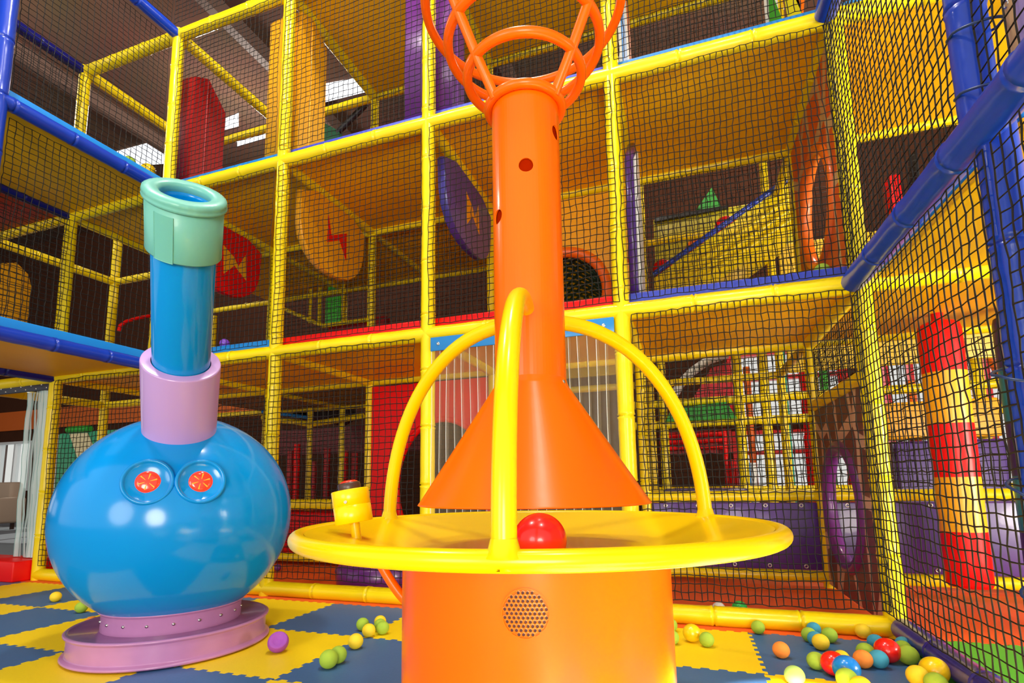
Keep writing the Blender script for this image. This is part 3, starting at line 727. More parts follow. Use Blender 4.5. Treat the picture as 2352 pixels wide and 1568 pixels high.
# ------------------------------------------------------------------ hanging shields with lightning bolts
def shield(X, poly, bolt, m, bm, label):
    t = thing('lightning_shield', label, 'hanging panel', (X, .6, 3.1), 'padded shields with lightning bolts')
    P = []
    n = len(poly)
    for k in range(n):       # round the outline a little
        a, b = Vector((0, *poly[k])), Vector((0, *poly[(k + 1) % n])); P += [a.lerp(b, .22), a.lerp(b, .78)]
    mb = MB(); mb.prism([(X - .025, p.y, p.z) for p in P], (.06, 0, 0), 0, .008); mb.build('shield', m, t)
    mb = MB(); mb.prism([(X + .0352, y, z) for y, z in bolt], (.002, 0, 0)); mb.build('lightning_bolt', bm, t)
BOLT = [(.50, 3.03), (.545, 2.865), (.755, 2.98), (.755, 2.72), (.655, 2.87), (.49, 2.78)]
NB = [(.565, 3.03), (.695, 2.96), (.745, 2.89), (.825, 3.04), (.845, 2.79), (.70, 2.885), (.585, 2.76)]
SH = [(.16, 3.17), (.16, 2.74), (.29, 2.58), (.48, 2.51), (.76, 2.53), (.93, 2.64), (1.02, 2.8), (1.04, 3.17)]
shield(1.2, SH, BOLT, AMB, RED, 'amber hanging shield with a red lightning bolt')
shield(2.44, [(.17, 3.17), (.2, 2.77), (.35, 2.62), (.58, 2.57), (.86, 2.58), (1.03, 2.66), (1.12, 2.8), (1.14, 3.17)], NB, mat('indigo_vinyl', (.06, .05, .36), .35, .2, .08, 10), AMB, 'indigo hanging shield with a yellow bolt beside the orange column')
shield(0.0, [(.12, 3.17), (.14, 2.74), (.29, 2.58), (.50, 2.52), (.76, 2.53), (.95, 2.66), (1.0, 2.82), (1.02, 3.17)], [(y - .02, z - .05) for y, z in NB], RED, AMB, 'red hanging shield with a yellow bolt beside the snorkel')

# ------------------------------------------------------------------ tall padded fins on the top storey
def fin(label, m, base, h, w, d, rot, peak):
    t = thing('padded_fin', label, 'padded panel', base, 'tall padded fins on the top storey')
    bx, by, bz = base; c_, s_ = math.cos(rot), math.sin(rot)
    def L(x, y, z): return (bx + x * c_ - y * s_, by + x * s_ + y * c_, bz + z)
    mb = MB(); mb.prism([L(0, -d / 2, 0), L(0, d / 2, 0), L(0, d / 2, h - peak), L(0, 0, h), L(0, -d / 2, h - peak)][::-1] if peak else [L(0, -d / 2, 0), L(0, -d / 2, h), L(0, d / 2, h), L(0, d / 2, 0)], Vector(L(w, 0, 0)) - Vector(L(0, 0, 0)), 0, .012)
    mb.build('pad', m, t)
    for y in (-d / 2 + .02, d / 2 - .02):
        mb = MB(); mb.tube([L(w + .002, y, .01), L(w + .002, y, h - peak - .02)], .006, 8); mb.build('piping', m, t)
def fin2(label, m, X, Y0, Y1, z0, z1, th, chev):
    t = thing('padded_fin', label, 'padded panel', (X, (Y0 + Y1) / 2, z0), 'tall padded fins on the top storey')
    P = [(X, Y0, z0), (X, Y1, z0), (X, Y1, z1 - chev), (X, (Y0 * .6 + Y1 * .4), z1), (X, Y0, z1 - chev * .4)]
    mb = MB(); mb.prism(P, (th, 0, 0), 0, .01); mb.build('pad', m, t)
    mb = MB(); mb.tube([(X + th + .002, Y0 * .6 + Y1 * .4, z0 + .02), (X + th + .002, Y0 * .6 + Y1 * .4, z1 - .05)], .007, 8); mb.build('piping', m, t)
fin2('deep red padded fin above the mint snorkel mouth', DRED, -.17, .12, .46, L2 + .13, 4.45, .24, .2)
fin2('amber padded fin by the second yellow post', AMB, .93, .08, .40, L2 + .13, 4.62, .32, .12)
fin2('violet padded fin beside the orange basket', VIO, 2.20, .08, .30, L2 + .13, 4.62, .38, .0)
fin2('thin deep red padded fin beside the topmost corner post', DRED, -.36, .24, .34, L2 + .13, 4.35, .14, .1)

# ------------------------------------------------------------------ panels with openings
def hole_panel(mb, plane, at, u0, u1, z0, z1, cu, cz, ru, rz, th, mi=0, n=96, pw=2.0):
    P = []; Q = []
    for k in range(n):
        a = 2 * PI * k / n; c, s = math.cos(a), math.sin(a)
        t = min([(u1 - cu) / c if c > 1e-6 else 9e9, (u0 - cu) / c if c < -1e-6 else 9e9, (z1 - cz) / s if s > 1e-6 else 9e9, (z0 - cz) / s if s < -1e-6 else 9e9])
        P.append((cu + c * t, cz + s * t)); Q.append((cu + ru * math.copysign(abs(c) ** (2 / pw), c), cz + rz * math.copysign(abs(s) ** (2 / pw), s)))
    def w(p, o): return (at + o, p[0], p[1]) if plane == 'y' else (p[0], at + o, p[1])
    vs = [w(p, 0) for p in P] + [w(p, 0) for p in Q] + [w(p, th) for p in P] + [w(p, th) for p in Q]; fs = []
    for k in range(n):
        l = (k + 1) % n
        fs += [(k, l, n + l, n + k), (2 * n + k, 3 * n + k, 3 * n + l, 2 * n + l), (n + k, n + l, 3 * n + l, 3 * n + k), (k, 2 * n + k, 2 * n + l, l)]
    mb.add(vs, fs, mi, False)
    for (cu_, cz_) in ((u0, z0), (u1, z0), (u1, z1), (u0, z1)):
        k = min(range(n), key=lambda q: (P[q][0] - cu_) ** 2 + (P[q][1] - cz_) ** 2)
        nb = [P[(k + d) % n] for d in (-1, 0, 1)]
        for o_ in (0, th): mb.add([w((cu_, cz_), o_)] + [w(p, o_) for p in nb], [(0, 1, 2), (0, 2, 3)], mi, False)
    return [w(q, th / 2) for q in Q]
cv = thing('rock_panel', 'purple rock-print panel with an arched crawl hole beside the corner post', 'panel', (4.88, .65, .1), 'rock-print crawl panels')
mb = MB(); rim = hole_panel(mb, 'y', 4.87, .06, 1.2, .03, 1.21, .68, .57, .37, .36, .03); mb.build('board', CAVE, cv)
mb = MB(); mb.tube(rim, .042, 12, True); mb.build('padded_rim', VIO, cv)
cv = thing('rock_panel', 'orange rock-print panel with an oval crawl hole on the middle storey', 'panel', (4.88, .65, 1.85), 'rock-print crawl panels')
mb = MB(); rim = hole_panel(mb, 'y', 4.87, .06, 1.2, 1.80, 3.17, .64, 2.44, .37, .36, .03); mb.build('board', LAVA, cv)
mb = MB(); mb.tube(rim, .04, 12, True); mb.build('padded_rim', ORV, cv)
cv = thing('arch_panel', 'red padded wall panel with a dark arched crawl opening', 'panel', (1.8, 1.22, .1))
mb = MB(); rim = hole_panel(mb, 'x', 1.195, 1.24, 2.40, .12, 1.66, 1.96, .72, .46, .60, .04); mb.build('board', RED, cv)
mb = MB(); mb.tube(rim, .03, 12, True); mb.build('padded_rim', RED, cv)
cv = thing('tunnel_panel', 'amber panel with an orange-ringed round tunnel mouth behind the column', 'panel', (3.05, 1.22, 1.8))
mb = MB(); rim = hole_panel(mb, 'x', 1.195, 2.48, 3.65, 1.82, 3.16, 3.09, 2.32, .37, .37, .03); mb.build('board', AMB, cv)
mb = MB(); mb.tube(rim, .045, 12, True); mb.build('padded_rim', ORV, cv)
mb = MB(); NS = 22
for k in range(NS):
    for sgn in (1, -1):
        pts = [(3.09 + .36 * math.cos(a), 1.26 + 1.1 * t, 2.32 + .36 * math.sin(a)) for t in [q / 16 for q in range(17)] for a in [2 * PI * k / NS + sgn * t * 2.2]]
        mb.tube(pts, .013, 5)
tn = mb.build('net_tunnel', NETG); tag(tn, 'dark green woven net tunnel behind the orange ring', 'tunnel net')
mb = MB(); mb.box((2.5, 2.46, 1.85), (3.66, 2.5, 3.15), .01); tag(mb.build('backing_panel', YEL), 'yellow padded panel at the far end of the net tunnel', 'panel')
# purple low walls
for x0, x1, nm in ((3.73, 4.84, 'under the bright bay between column and corner post'), (4.92, 6.06, 'behind the striped hanging bag')):
    pw = thing('low_wall', 'purple padded low wall %s' % nm, 'padded wall', ((x0 + x1) / 2, 1.2, .1), 'purple low walls')
    mb = MB(); mb.box((x0, 1.19, .115), (x1, 1.225, .575), .008); mb.build('pad', PUR, pw)
    for k in range(5):
        for z in (.14, .555):
            x = x0 + .1 + (x1 - x0 - .2) * k / 4; mb = MB(); mb.ring((x, 1.188, z), .011, .004, (0, 1, 0), 16, 8); mb.build('eyelet', STEEL, pw)
mb = MB(); mb.lathe([(0, .002), (.30, .002), (.315, .02), (.315, .14), (.30, .158), (0, .16)], (1.78, .52, 0), n=64)
tag(mb.build('round_pad', VIO), 'round purple pad on the orange mat behind the net', 'padded step')
# low padded ledge and red step on the snorkel side of the ground storey
mb = MB(); mb.box((-.9, 1.26, .08), (1.15, 1.6, .50), .03); tag(mb.build('padded_step', RED), 'long red padded step far behind the snorkel body', 'padded step')
mb = MB(); mb.box((.05, 1.16, .52), (1.15, 1.30, .62), .03); tag(mb.build('padded_rail', YEL), 'yellow padded rail above the long red step', 'rail')
# hanging bags
def bag(cx, cy, z0, z1, r, cols, label):
    t = thing('hanging_bag', label, 'punch bag', (cx, cy, z0), 'striped hanging bags')
    n = len(cols); hgt = (z1 - z0) / n
    for k, m in enumerate(cols):
        a, b = z0 + hgt * k, z0 + hgt * (k + 1); p = [(r, a), (r * 1.01, (a + b) / 2), (r, b)]
        if k == 0: p = [(0, a), (r * .9, a), (r, a + .02)] + p[1:]
        if k == n - 1: p = p[:-1] + [(r, b - .05), (r * .93, b - .015), (r * .7, b), (0, b + .004)]
        mb = MB(); mb.lathe(p, (cx, cy, 0), n=32); mb.build('band', m, t)
    mb = MB(); mb.tube([(cx, cy, z1), (cx, cy, L1 + .003)], .03, 12); mb.build('hanger', cols[-1], t)
rc = aty(2152, 700, .75); r0 = aty(2216, 1270, .75)
bag((rc.x + r0.x) / 2, .75, .12, 1.66, .107, [RED, AMB, RED, AMB, RED], 'hanging bag with red and yellow bands')
bag(5.84, .72, .12, 1.66, .11, [mat('indigo_band', (.03, .03, .22), .4), mat('azure_band', (.01, .18, .45), .35), mat('indigo_band', (.03, .03, .22)), mat('azure_band', (.01, .18, .45)), mat('indigo_band', (.03, .03, .22))], 'hanging bag with dark and light blue bands')

# ------------------------------------------------------------------ clear strip curtains
cu = thing('strip_curtain', 'clear plastic strip curtain under a riveted blue band behind the cone', 'curtain', (3.07, 0, 1.66), 'clear strip curtains')
mb = MB(); mb.box((2.485, -.055, 1.585), (3.65, -.047, 1.675), .003); hb = mb.build('header_band', mat('riveted_blue_vinyl', (.008, .2, .55), .3, .2, .1, 12), cu)
for k in range(6):
    mb = MB(); mb.lathe([(.011, 0), (.010, .003), (.005, .004), (.004, .001), (0, .001)], (2.54 + k * .21, -.0555, 1.63), (0, -1, 0), n=16); mb.build('rivet', STEEL, hb)
for k in range(22):
    x = 2.49 + k * .0525; y0 = -.046 + (.006 if k % 2 else -.004); n = 9; vs = []; fs = []
    for j in range(n):
        z = 1.59 - (1.59 - .13) * j / (n - 1); w = .004 * math.sin(j * .9 + k)
        for q in (0, .25, .75, 1): vs.append((x + .066 * q + w, y0 + .004 * math.sin(q * PI), z))
    for j in range(n - 1):
        for q in range(3): fs.append((j * 4 + q, j * 4 + q + 1, j * 4 + 5 + q, j * 4 + 4 + q))
    mb = MB(); mb.add(vs, fs); 
    mb.tube([vs[j * 4] for j in range(n)], .0022, 5, mi=1); mb.build('strip', [PVC, PVCE], cu)
cu = thing('strip_curtain', 'milky clear strip curtain hanging in the side entrance', 'curtain', (-1.45, 0, 1.62), 'clear strip curtains')
mb = MB(); mb.box((-2.4, -.02, 1.618), (-1.24, .0, 1.685), .003); hb = mb.build('header_band', mat('dark_header_vinyl', (.01, .012, .03), .35), cu)
for k in range(16):
    mb = MB(); mb.lathe([(.008, 0), (.004, .004), (0, .0045)], (-1.28 - k * .07, -.0205, 1.635 + .03 * (k % 2)), (0, -1, 0), n=10); mb.build('rivet', STEEL, hb)
for k in range(7):
    x = -1.60 + k * .05; vs = []; fs = []; n = 13
    for j in range(n):
        z = 1.62 - (1.62 - .175) * j / (n - 1); w = (.006 * math.sin(j * 1.3 + k * 2) + .03 * (j / (n - 1)))
        for q in (0, .25, .75, 1): vs.append((x + .062 * q + w, .02 + .012 * math.sin(q * PI + k) + .004 * math.sin(j * 2.1 + k), z))
    for j in range(n - 1):
        for q in range(3): fs.append((j * 4 + q, j * 4 + q + 1, j * 4 + 5 + q, j * 4 + 4 + q))
    mb = MB(); mb.add(vs, fs); mb.tube([vs[j * 4] for j in range(n)], .0025, 5, mi=1); mb.build('strip', [PVCM, PVCD], cu)
mb = MB(); mb.box((-2.6, -.16, .0), (-1.235, .16, .165), .012); tag(mb.build('entrance_sill', RED), 'red padded sill block at the foot of the side entrance', 'padded step')

# ------------------------------------------------------------------ vinyl banners on the blue wing
def banner(label, z0, z1, y0, y1):
    t = thing('banner', label, 'banner', (4.92, (y0 + y1) / 2, z0), 'mesh banners lashed to the blue post')
    X = 4.893
    mb = MB(); mb.box((X, y0, z0), (X + .004, y1, z1)); mb.build('mesh_sheet', CREAM, t)
    mb = MB(); mb.box((X - .004, y1 - .045, z0), (X + .008, y1, z1), .002); hm = mb.build('hem', TAN, t)
    mb = MB(); mb.box((X - .004, y0, z0), (X + .008, y1 - .045, z0 + .03), .002); mb.build('hem', TAN, t)
    mb = MB(); mb.box((X - .002, y1 - .115, z0 + .035), (X + .006, y1 - .05, z1)); mb.build('stripe', LILAC, t)
    for z in (z0 + .03, z0 + .22, z0 + .5, z0 + .8):
        if z > z1: continue
        mb = MB(); mb.ring((X - .004, y1 - .022, z), .009, .003, (1, 0, 0), 20, 8); mb.build('grommet', STEEL, hm)
        mb = MB(); pts = []
        for k in range(21):
            a = 2 * PI * k / 20; pts.append((4.850 + .055 * math.cos(a) , -1.272 + (-.066) * math.sin(a) + (-.02 if math.sin(a) > 0 else 0), z - .03 * math.sin(a)))
        mb.tube(pts, .004, 6); mb.build('lashing', TEAL_T, hm)
banner('cream and lilac mesh banner lashed above the blue beam', L1 + .075, 3.1, -2.5, -1.335)
banner('lilac-edged mesh banner below the blue beam past the post', .2, L1 - .09, -2.5, -1.345)

# ------------------------------------------------------------------ far side of the play frame
# stair ramp with red pods, middle storey
rp = thing('climbing_ramp', 'yellow padded climbing ramp with a blue edge on the middle storey', 'ramp', (4.3, 2.0, 1.8))
mb = MB(); mb.prism([(3.80, 1.85, 2.60), (4.98, 1.85, 3.30), (4.98, 1.85, 2.9), (4.3, 1.85, 2.45), (3.80, 1.85, 2.42)], (0, .6, 0), 0, .01); mb.build('ramp_body', YEL, rp)
mb = MB(); mb.pipe((3.80, 1.84, 2.63), (4.98, 1.84, 3.33), .024); mb.build('edge_roll', BLU, rp)
for d in (.10, .20, .29):
    mb = MB(); mb.pipe((3.9 + d, 1.845, 2.60 - d * .28), (4.97, 1.845, 3.25 - d), .022); mb.build('side_roll', YEL, rp)
for (u, v, r, m, nm) in ((1522, 618, .095, RED, 'lower red'), (1668, 520, .10, RED, 'upper red'), (1598, 570, .09, ORV, 'orange')):
    c = aty(u, v, 2.0); mb = MB(); mb.sphere(c, r, 24, 14, sq=(1, .6, 1)); tag(mb.build('stepping_pod', m, None, c), '%s padded stepping pod on the yellow ramp' % nm, 'padded step', 'stepping pods on the ramp')
mb = MB(); a = aty(1500, 505, 3.0); b = aty(1690, 595, 3.0); mb.box((a.x, 3.0, b.z), (5.2, 3.06, a.z), .01); tag(mb.build('padded_screen', mat('olive_yellow_panel', (.62, .55, .01), .4)), 'yellow padded panel behind the climbing ramp', 'panel')
P = [aty(1600, 480, 3.2), aty(1635, 430, 3.2), aty(1658, 478, 3.2)]; mb = MB(); mb.prism(P, (0, .1, 0)); tag(mb.build('pyramid_block', GRN), 'dark green triangular block above the yellow panel', 'soft block')
P = [aty(1503, 500, 2.95), aty(1672, 470, 2.95), aty(1672, 477, 2.95), aty(1503, 509, 2.95)]; mb = MB(); mb.prism(P, (0, .04, 0)); tag(mb.build('edge_strip', BLK), 'black edge strip on top of the yellow rear panel', 'trim strip')
for x in (4.46, 4.92):
    pass
# back frame seen through the bright bay
bf = thing('rear_climbing_structure', 'yellow pipe structure of the next play area beyond the bright ground bay', 'climbing structure', (4.5, 3.66, 0))
def rb(P, Q, r=.05, m=YEL, nm='beam'): b = MB(); b.pipe(P, Q, r); b.build(nm, m, bf)
for x in (3.76, 4.62, 4.90, 5.95, 6.9): rb((x, 3.66, 0), (x, 3.66, 3.1), .055, YEL, 'post')
for z in (.62, 1.42, 1.68): rb((3.4, 3.66, z), (7.4, 3.66, z))
rb((3.4, 3.66, 2.25), (7.4, 3.66, 2.25))
mb = MB(); mb.box((3.76, 2.55, .0), (4.55, 3.3, .66), .03); tag(mb.build('ledge_pad', mat('slate_violet_pad', (.13, .11, .27), .25, .3)), 'slate violet padded ledge in the bright ground bay', 'padded ledge')
mb = MB(); mb.prism([(3.78, 3.5, 1.44), (4.58, 3.5, 1.44), (4.48, 3.5, 1.64), (3.86, 3.5, 1.60)], (0, .16, 0), 0, .01); tag(mb.build('green_ramp', GRN), 'green padded wedge lying on the rear yellow frame', 'soft block')
mb = MB()
pts = [(3.86, 4.5, 1.86), (3.98, 4.5, 2.06), (4.14, 4.5, 2.22), (4.36, 4.5, 2.36), (4.6, 4.5, 2.42)]; mb.tube(pts, .06, 14); tag(mb.build('slide_tube', WHT), 'white curved slide edge high behind the bright ground bay', 'slide')
mb = MB(); mb.prism([(4.05, 4.55, 1.735), (4.62, 4.55, 1.735), (4.62, 4.55, 2.34), (4.38, 4.55, 2.26)], (0, .08, 0), 0, .01); tag(mb.build('slide_chute', mat('crimson_panel', (.62, .03, .05), .4)), 'crimson slide chute under the white slide edge', 'slide')
rs = thing('red_rail_fence', 'red fence of horizontal rails behind the slate ledge', 'fence', (4.1, 4.6, .6))
for z in (1.18, 1.27, 1.36): mb = MB(); mb.pipe((3.66, 4.6, z), (4.5, 4.6, z), .03); mb.build('rail', RED, rs)
mb = MB(); mb.box((3.66, 4.68, 1.1), (4.6, 4.72, 1.42)); mb.build('back_board', DRED, rs)
for x in (3.7, 4.5): mb = MB(); mb.pipe((x, 4.6, 0), (x, 4.6, 1.42), .03); mb.build('post', RED, rs)
for (x, y, h, m, nm) in ((4.55, 4.3, 1.0, RED, 'red post with white trim behind the ledge'), (4.70, 4.2, .95, mat('azure_band', (.01, .18, .45)), 'blue post behind the ledge'), (4.78, 4.25, .95, WHT, 'white post behind the ledge'), (4.66, 4.2, .9, LGRN, 'green post behind the ledge'), (5.05, 4.6, 1.25, RED, 'red post before the bright windows'), (5.5, 4.7, 1.3, RED, 'second red post before the bright windows'), (5.22, 4.4, 2.4, mat('teal_pad', (.03, .36, .26), .4), 'teal post before the bright windows'), (5.72, 4.6, 2.6, LGRN, 'tall green post seen above the rock panel'), (5.52, 4.75, 2.6, RED, 'tall red post seen above the rock panel'), (6.0, 4.9, 2.6, RED, 'second tall red post seen above the rock panel'), (4.86, 4.9, 2.3, ORV, 'tall orange post before the bright windows'), (6.4, 3.9, 1.8, ORV, 'orange post behind the striped bag'), (6.62, 4.0, 1.2, mat('azure_band', (.01, .18, .45)), 'blue padded post behind the striped bag'), (7.4, 4.2, 2.2, ORV, 'orange post by the blue banded bag'), (7.0, 4.3, 1.4, RED, 'red post behind the striped bag')):
    mb = MB(); mb.pipe((x, y, 0), (x, y, h), .045); tag(mb.build('padded_post', m), nm, 'post', 'padded posts of the next play area')
for (x0, x1, z0, z1, m, nm) in ((6.0, 6.9, .0, 1.1, PUR, 'indigo padded seat block behind the striped bag'), (5.95, 6.9, 1.12, 1.5, AMB, 'amber padded block above the indigo seat block')):
    mb = MB(); mb.box((x0, 3.3, z0), (x1, 3.6, z1), .03); tag(mb.build('seat_block', m), nm, 'soft block')
for (a, b) in (((7.4, 4.6, 2.3), (8.0, 4.6, .3)), ((6.2, 3.75, 1.5), (6.6, 3.75, .2))):
    mb = MB(); mb.pipe(a, b, .04); tag(mb.build('sloping_rail', ORV), 'orange sloping rail %s' % ('by the blue banded bag' if a[0] > 7 else 'behind the striped bag'), 'rail')
# darker rooms behind the snorkel side
for k, (u, v) in enumerate(((668, 1035), (683, 1020), (722, 1060), (752, 1030), (792, 1035), (815, 1040))):
    p = aty(u, v, 3.4); mb = MB(); mb.pipe((p.x, 3.4, 0), (p.x, 3.4, p.z), .045); tag(mb.build('padded_post', RED if k in (1, 4) else DRED), 'dark red post, %s along behind the yellow button box' % ORD[k], 'post', 'padded posts of the next play area')
mb = MB(); mb.box((-2.2, 3.6, 1.22), (.6, 3.7, 1.62)); tag(mb.build('padded_beam', mat('maroon_pad', (.14, .01, .012), .5)), 'maroon padded lintel above the dark red posts', 'padded beam')
mb = MB(); mb.lathe([(.20, 0), (.20, .9), (.19, .9), (.19, 0)], (-.66, 2.5, 1.80), (0, 1, 0), n=8, smooth=False); tag(mb.build('crawl_tube', BLK), 'black eight-sided crawl tube end high behind the snorkel', 'tunnel')
rl = thing('handrail', 'yellow rails with a blue strip at half height behind the inner net', 'rail', (-.3, 2.3, 1.5))
for (a, b) in (((-1.1, 2.30, 1.62), (-.35, 2.30, 1.50)), ((-.35, 2.30, 1.50), (.4, 2.30, 1.56))):
    mb = MB(); mb.pipe(a, b, .035); mb.build('rail', YEL, rl)
mb = MB(); mb.pipe((-1.1, 2.29, 1.70), (-.35, 2.29, 1.58), .022); mb.build('blue_strip', SKY, rl)
mb = MB(); mb.pipe((-.36, 2.30, .0), (-.36, 2.30, 1.7), .035); mb.build('post', YEL, rl)
# green slide wall and white door post behind the snorkel body
gp_ = thing('green_slide_wall', 'green and cream slide wall behind the snorkel body', 'slide', (-4.8, 2.44, 0))
mb = MB(); mb.box((-5.2, 2.44, 0), (-3.2, 2.5, 1.62), .01); mb.build('wall_board', mat('sea_green_panel', (.03, .28, .14), .4), gp_)
mb = MB(); mb.prism([(-4.95, 2.425, 1.6), (-4.55, 2.425, 1.6), (-3.9, 2.425, .7), (-4.4, 2.425, .7)], (0, .01, 0)); mb.build('cream_stripe', mat('cream_stripe', (.6, .52, .3), .5), gp_)
mb = MB(); mb.pipe((-4.98, 2.43, 1.66), (-4.5, 2.43, 1.66), .05); mb.build('top_roll', GRN, gp_)
mb = MB(); mb.box((-5.27, 2.42, 0), (-5.21, 2.5, 1.6)); mb.build('edge_post', WHT, gp_)
# yellow rounded slide side on the middle storey of the wing
a = atx(0, 604, -1.9); b = atx(78, 660, -1.9); c = atx(66, 770, -1.9)
P = [(-1.9, -2.2, 1.83), (-1.9, c.y, 1.83), (-1.9, b.y, b.z), (-1.9, b.y - .04, b.z + .12), (-1.9, b.y - .14, b.z + .2), (-1.9, a.y, a.z), (-1.9, -2.2, a.z + .05)]
mb = MB(); mb.prism(P, (-.3, 0, 0), 0, .02); tag(mb.build('slide_entrance', AMB), 'rounded amber slide side on the middle storey of the blue wing', 'slide')
# middle storey, inner pieces behind the snorkel
for (x, y, z0, z1) in ((-2.1, 1.5, 1.78, 3.0), (-1.75, 1.9, 1.78, 2.9), (-1.55, 1.9, 1.78, 2.9)):
    mb = MB(); mb.pipe((x, y, z0), (x, y, z1), .028); tag(mb.build('slim_post', YEL), 'slim yellow post on the middle deck, %s' % {-2.1: 'beside the corner post', -1.75: 'with the red rail', -1.55: 'nearest the snorkel pipe'}[x], 'post', 'slim posts on the middle deck')
mb = MB(); mb.tube([atx(u, v, -.9) for u, v in ((273, 760), (276, 748), (290, 738), (315, 731), (350, 724))], .016, 10); tag(mb.build('grab_rail', RED), 'curved red grab rail beside the snorkel pipe', 'rail')
c = atx(222, 790, -.6); mb = MB(); mb.box((c.x - .06, c.y - .09, 1.816), (c.x + .06, c.y + .05, 1.87), .015); tag(mb.build('foam_block', LGRN), 'small green block on the blue deck of the side wing', 'soft block')
# little house with green door between snorkel and column
hs = thing('play_house', 'small yellow-roofed play house front with green panels on the middle storey', 'play house', (.3, 2.3, 1.8))
def rect(u0, v0, u1, v1, Y, th, m, nm, par):
    a, b = aty(u0, v0, Y), aty(u1, v1, Y); mb = MB(); mb.box((min(a.x, b.x), Y, min(a.z, b.z)), (max(a.x, b.x), Y + th, max(a.z, b.z)), .004); return mb.build(nm, m, par)
rect(748, 684, 780, 741, 2.28, .04, LGRN, 'door_panel', hs); rect(752, 648, 776, 670, 2.28, .04, LGRN, 'door_panel', hs)
P = [aty(652, 652, 2.26), aty(712, 600, 2.26), aty(722, 612, 2.26), aty(716, 628, 2.26), aty(660, 657, 2.26)]; mb = MB(); mb.prism(P, (0, .3, 0)); mb.build('roof', YEL, hs)
for (p, q) in (((650, 688), (852, 658)), ((650, 708), (742, 748)), ((742, 748), (852, 733))):
    mb = MB(); mb.pipe(aty(*p, 2.25), aty(*q, 2.25), .026); mb.build('rail', YEL, hs)
for u in (716, 737, 790):
    a = aty(u, 622, 2.27); b = aty(u, 742, 2.27); mb = MB(); mb.pipe((a.x, 2.27, b.z), (a.x, 2.27, a.z), .022); mb.build('post', YEL, hs)
mb = MB(); mb.pipe(aty(700, 635, 2.3), aty(880, 602, 2.3), .02); mb.build('red_rail', RED, hs)
rect(755, 742, 885, 752, 2.3, .1, DRED, 'threshold', hs)
P = [aty(737, 278, 1.3), aty(778, 300, 1.3), aty(780, 330, 1.3), aty(737, 335, 1.3)]; mb = MB(); mb.prism(P, (0, .06, 0)); tag(mb.build('foam_wedge', mat('bottle_green_pad', (.01, .09, .04), .5)), 'dark green wedge pad beside the amber fin on the top storey', 'soft block')
mb = MB(); mb.pipe(aty(775, 305, 1.32), aty(842, 238, 1.32), .03); tag(mb.build('sloping_rail', BLK), 'black sloping rail rising from the dark green wedge on the top storey', 'rail')
# graphic panels at the top, purple pad beside the column
gpan = thing('graphic_panel', 'triangle-patterned graphic panel on the top storey by the corner post', 'panel', (4.7, 1.1, 3.3), 'triangle graphic panels')
def tri(par, pts, m, Y): mb = MB(); mb.prism([aty(u, v, Y) for u, v in pts], (0, .01, 0)); mb.build('triangle', m, par)
mb = MB(); a = aty(1762, 80, 1.1); mb.box((a.x, 1.11, L2 + .1), (4.86, 1.13, 4.6)); mb.build('board', WHT, gpan)
tri(gpan, ((1764, -40), (1768, 62), (1802, 58)), GRN, 1.098); tri(gpan, ((1795, -40), (1812, 55), (1845, 42), (1830, -20)), mat('olive_yellow_panel', (.62, .55, .01)), 1.098); tri(gpan, ((1815, -30), (1845, 38), (1850, -30)), ORV, 1.098); tri(gpan, ((1868, -40), (1890, -40), (1890, 35)), SKY, 1.098)
gpan = thing('graphic_panel', 'blue and white triangle panel on the top storey beside the basket', 'panel', (3.72, .6, 3.3), 'triangle graphic panels')
mb = MB(); mb.box((3.735, .10, L2 + .1), (3.755, .95, 4.6)); mb.build('board', WHT, gpan)
mb = MB(); mb.prism([(3.757, .12, L2 + .11), (3.757, .75, L2 + .11), (3.757, .12, 4.3)], (.004, 0, 0)); mb.build('triangle', SKY, gpan)
mb = MB(); mb.prism([(3.757, .94, 4.5), (3.757, .94, 3.45), (3.757, .66, 4.5)], (.004, 0, 0)); mb.build('triangle', ORV, gpan)
pp = thing('padded_divider', 'purple padded divider with white edges beside the third yellow post', 'padded panel', (3.72, .5, 1.85))
mb = MB(); mb.prism([(3.735, .09, 1.84), (3.735, .50, 1.84), (3.735, .62, 2.5), (3.735, .45, 3.05), (3.735, .14, 2.75)], (.05, 0, 0), 0, .01); mb.build('pad', PUR, pp)
mb = MB(); mb.prism([(3.786, .10, 1.83), (3.786, .42, 1.83), (3.786, .50, 2.5), (3.786, .40, 2.95), (3.786, .16, 2.75)], (.02, 0, 0), 0, .008); mb.build('edge_pad', WHT, pp)
# red hexagon shape and dark pieces seen through the ball-side wing, middle storey
for (u0, v0, u1, v1, m, nm) in ((2040, 400, 2078, 480, RED, 'red padded block behind the net of the blue wing'), (2098, 345, 2118, 430, BLK, 'black upright pad behind the net of the blue wing')):
    a, b = aty(u0, v0, 2.2), aty(u1, v1, 2.2); mb = MB(); mb.box((a.x, 2.2, b.z), (b.x, 2.35, a.z), .02); tag(mb.build('soft_block', m), nm, 'soft block')
mb = MB(); mb.box((5.0, 2.7, 1.78), (8.0, 2.75, 3.1), .01); tag(mb.build('padded_screen', mat('gold_panel', (.75, .5, .01), .4)), 'gold padded panel behind the red block on the middle storey', 'panel')

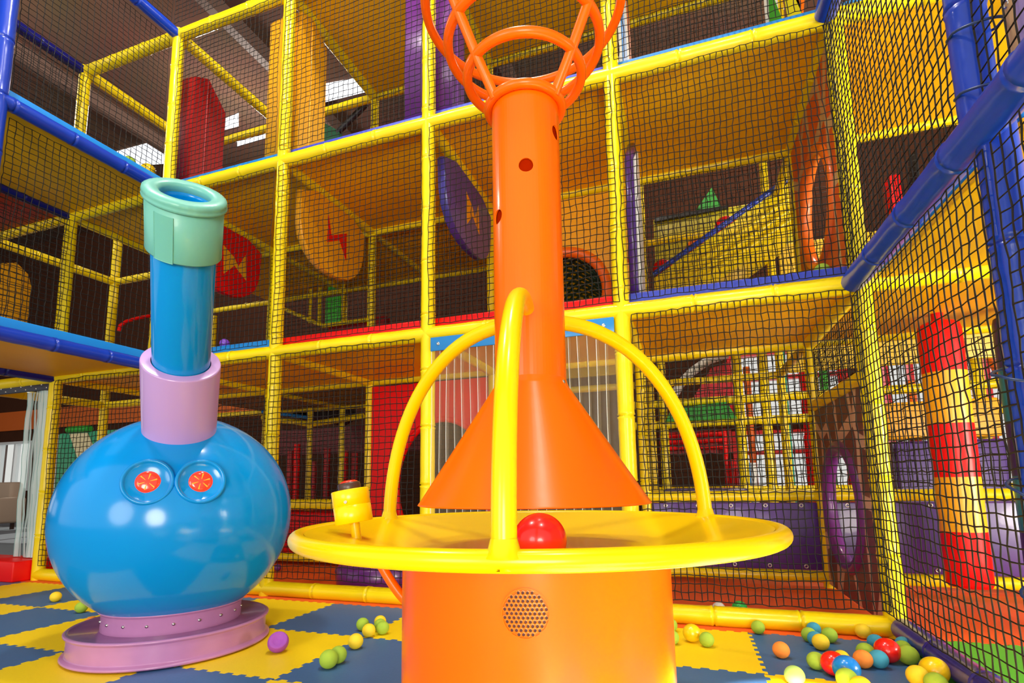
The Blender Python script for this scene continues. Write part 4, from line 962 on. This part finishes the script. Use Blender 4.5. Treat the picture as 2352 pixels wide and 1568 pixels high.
# ------------------------------------------------------------------ light
wd = bpy.data.worlds.new('world'); sc.world = wd; wd.use_nodes = True
bg = wd.node_tree.nodes['Background']; bg.inputs['Color'].default_value = (1.0, .97, .92, 1); bg.inputs['Strength'].default_value = .85
def area(name, loc, size, power, col=(1, .95, .86), target=None, spread=None):
    l = bpy.data.lights.new(name, 'AREA'); l.shape = 'DISK'; l.size = size; l.energy = power; l.color = col
    if spread: l.spread = spread
    o = bpy.data.objects.new(name, l); COL.objects.link(o); o.location = loc
    if target is not None: o.rotation_euler = (Vector(target) - Vector(loc)).to_track_quat('-Z', 'Y').to_euler()
    return o
def point(loc, power, r=.25, col=(1, .95, .87)):
    l = bpy.data.lights.new('ceiling_lamp', 'POINT'); l.energy = power; l.shadow_soft_size = r; l.color = col
    o = bpy.data.objects.new('ceiling_lamp', l); COL.objects.link(o); o.location = loc
point((3.2, -1.0, 6.2), 400); point((1.2, -2.4, 6.2), 360); point((4.8, -3.4, 6.2), 330); point((-4.5, -1, 6.0), 330); point((-3.0, 3.6, 6.4), 180)  # overhead lamps out of view, assumed from shadows; hung low to light the ceiling
point((5.6, 3.0, 5.6), 300, .3, (1, .9, .72))  # added lamp that brightens the back room
area('window_daylight', (5.6, -8.0, 1.0), 2.4, 300, (1, .92, .78), (4.5, .4, 2.5))  # added fill disk aimed up at the soffits of the corner bay
area('window_daylight', (8.6, -1.6, .9), 1.6, 260, (1, .93, .78), (5.4, .1, 2.3))  # added to brighten the deck undersides of the ball-side wing
area('window_daylight', (1.5, -9.0, 1.6), 3.0, 150, (1, .96, .90), (2.2, .6, 2.4))  # added broad fill from behind the camera, lifts the front soffits
sp = bpy.data.lights.new('window_sunbeam', 'SPOT'); sp.energy = 110000; sp.spot_size = math.radians(6.6); sp.spot_blend = .06; sp.shadow_soft_size = .03; sp.color = (1, .96, .9)  # added spotlight, no window there; mimics a sun patch that bounces onto soffits
spo = bpy.data.objects.new('window_sunbeam', sp); COL.objects.link(spo); spo.location = (4.8, -11.2, 5.0); spo.rotation_euler = (Vector((4.38, -2.14, 0)) - spo.location).to_track_quat('-Z', 'Y').to_euler()
su = bpy.data.lights.new('sun', 'SUN'); su.energy = 5; su.angle = .01; su.color = (1, .95, .85); so = bpy.data.objects.new('sun', su); COL.objects.link(so)
so.rotation_euler = Vector((.35, -.85, -.42)).to_track_quat('-Z', 'Y').to_euler()
sc.view_settings.view_transform = 'Standard'; sc.view_settings.look = 'None'; sc.view_settings.gamma = 1.0; sc.view_settings.exposure = 0.0
try: sc.view_settings.use_curve_mapping = False
except Exception: pass
for o in bpy.data.objects:
    if '_o' in o: del o['_o']
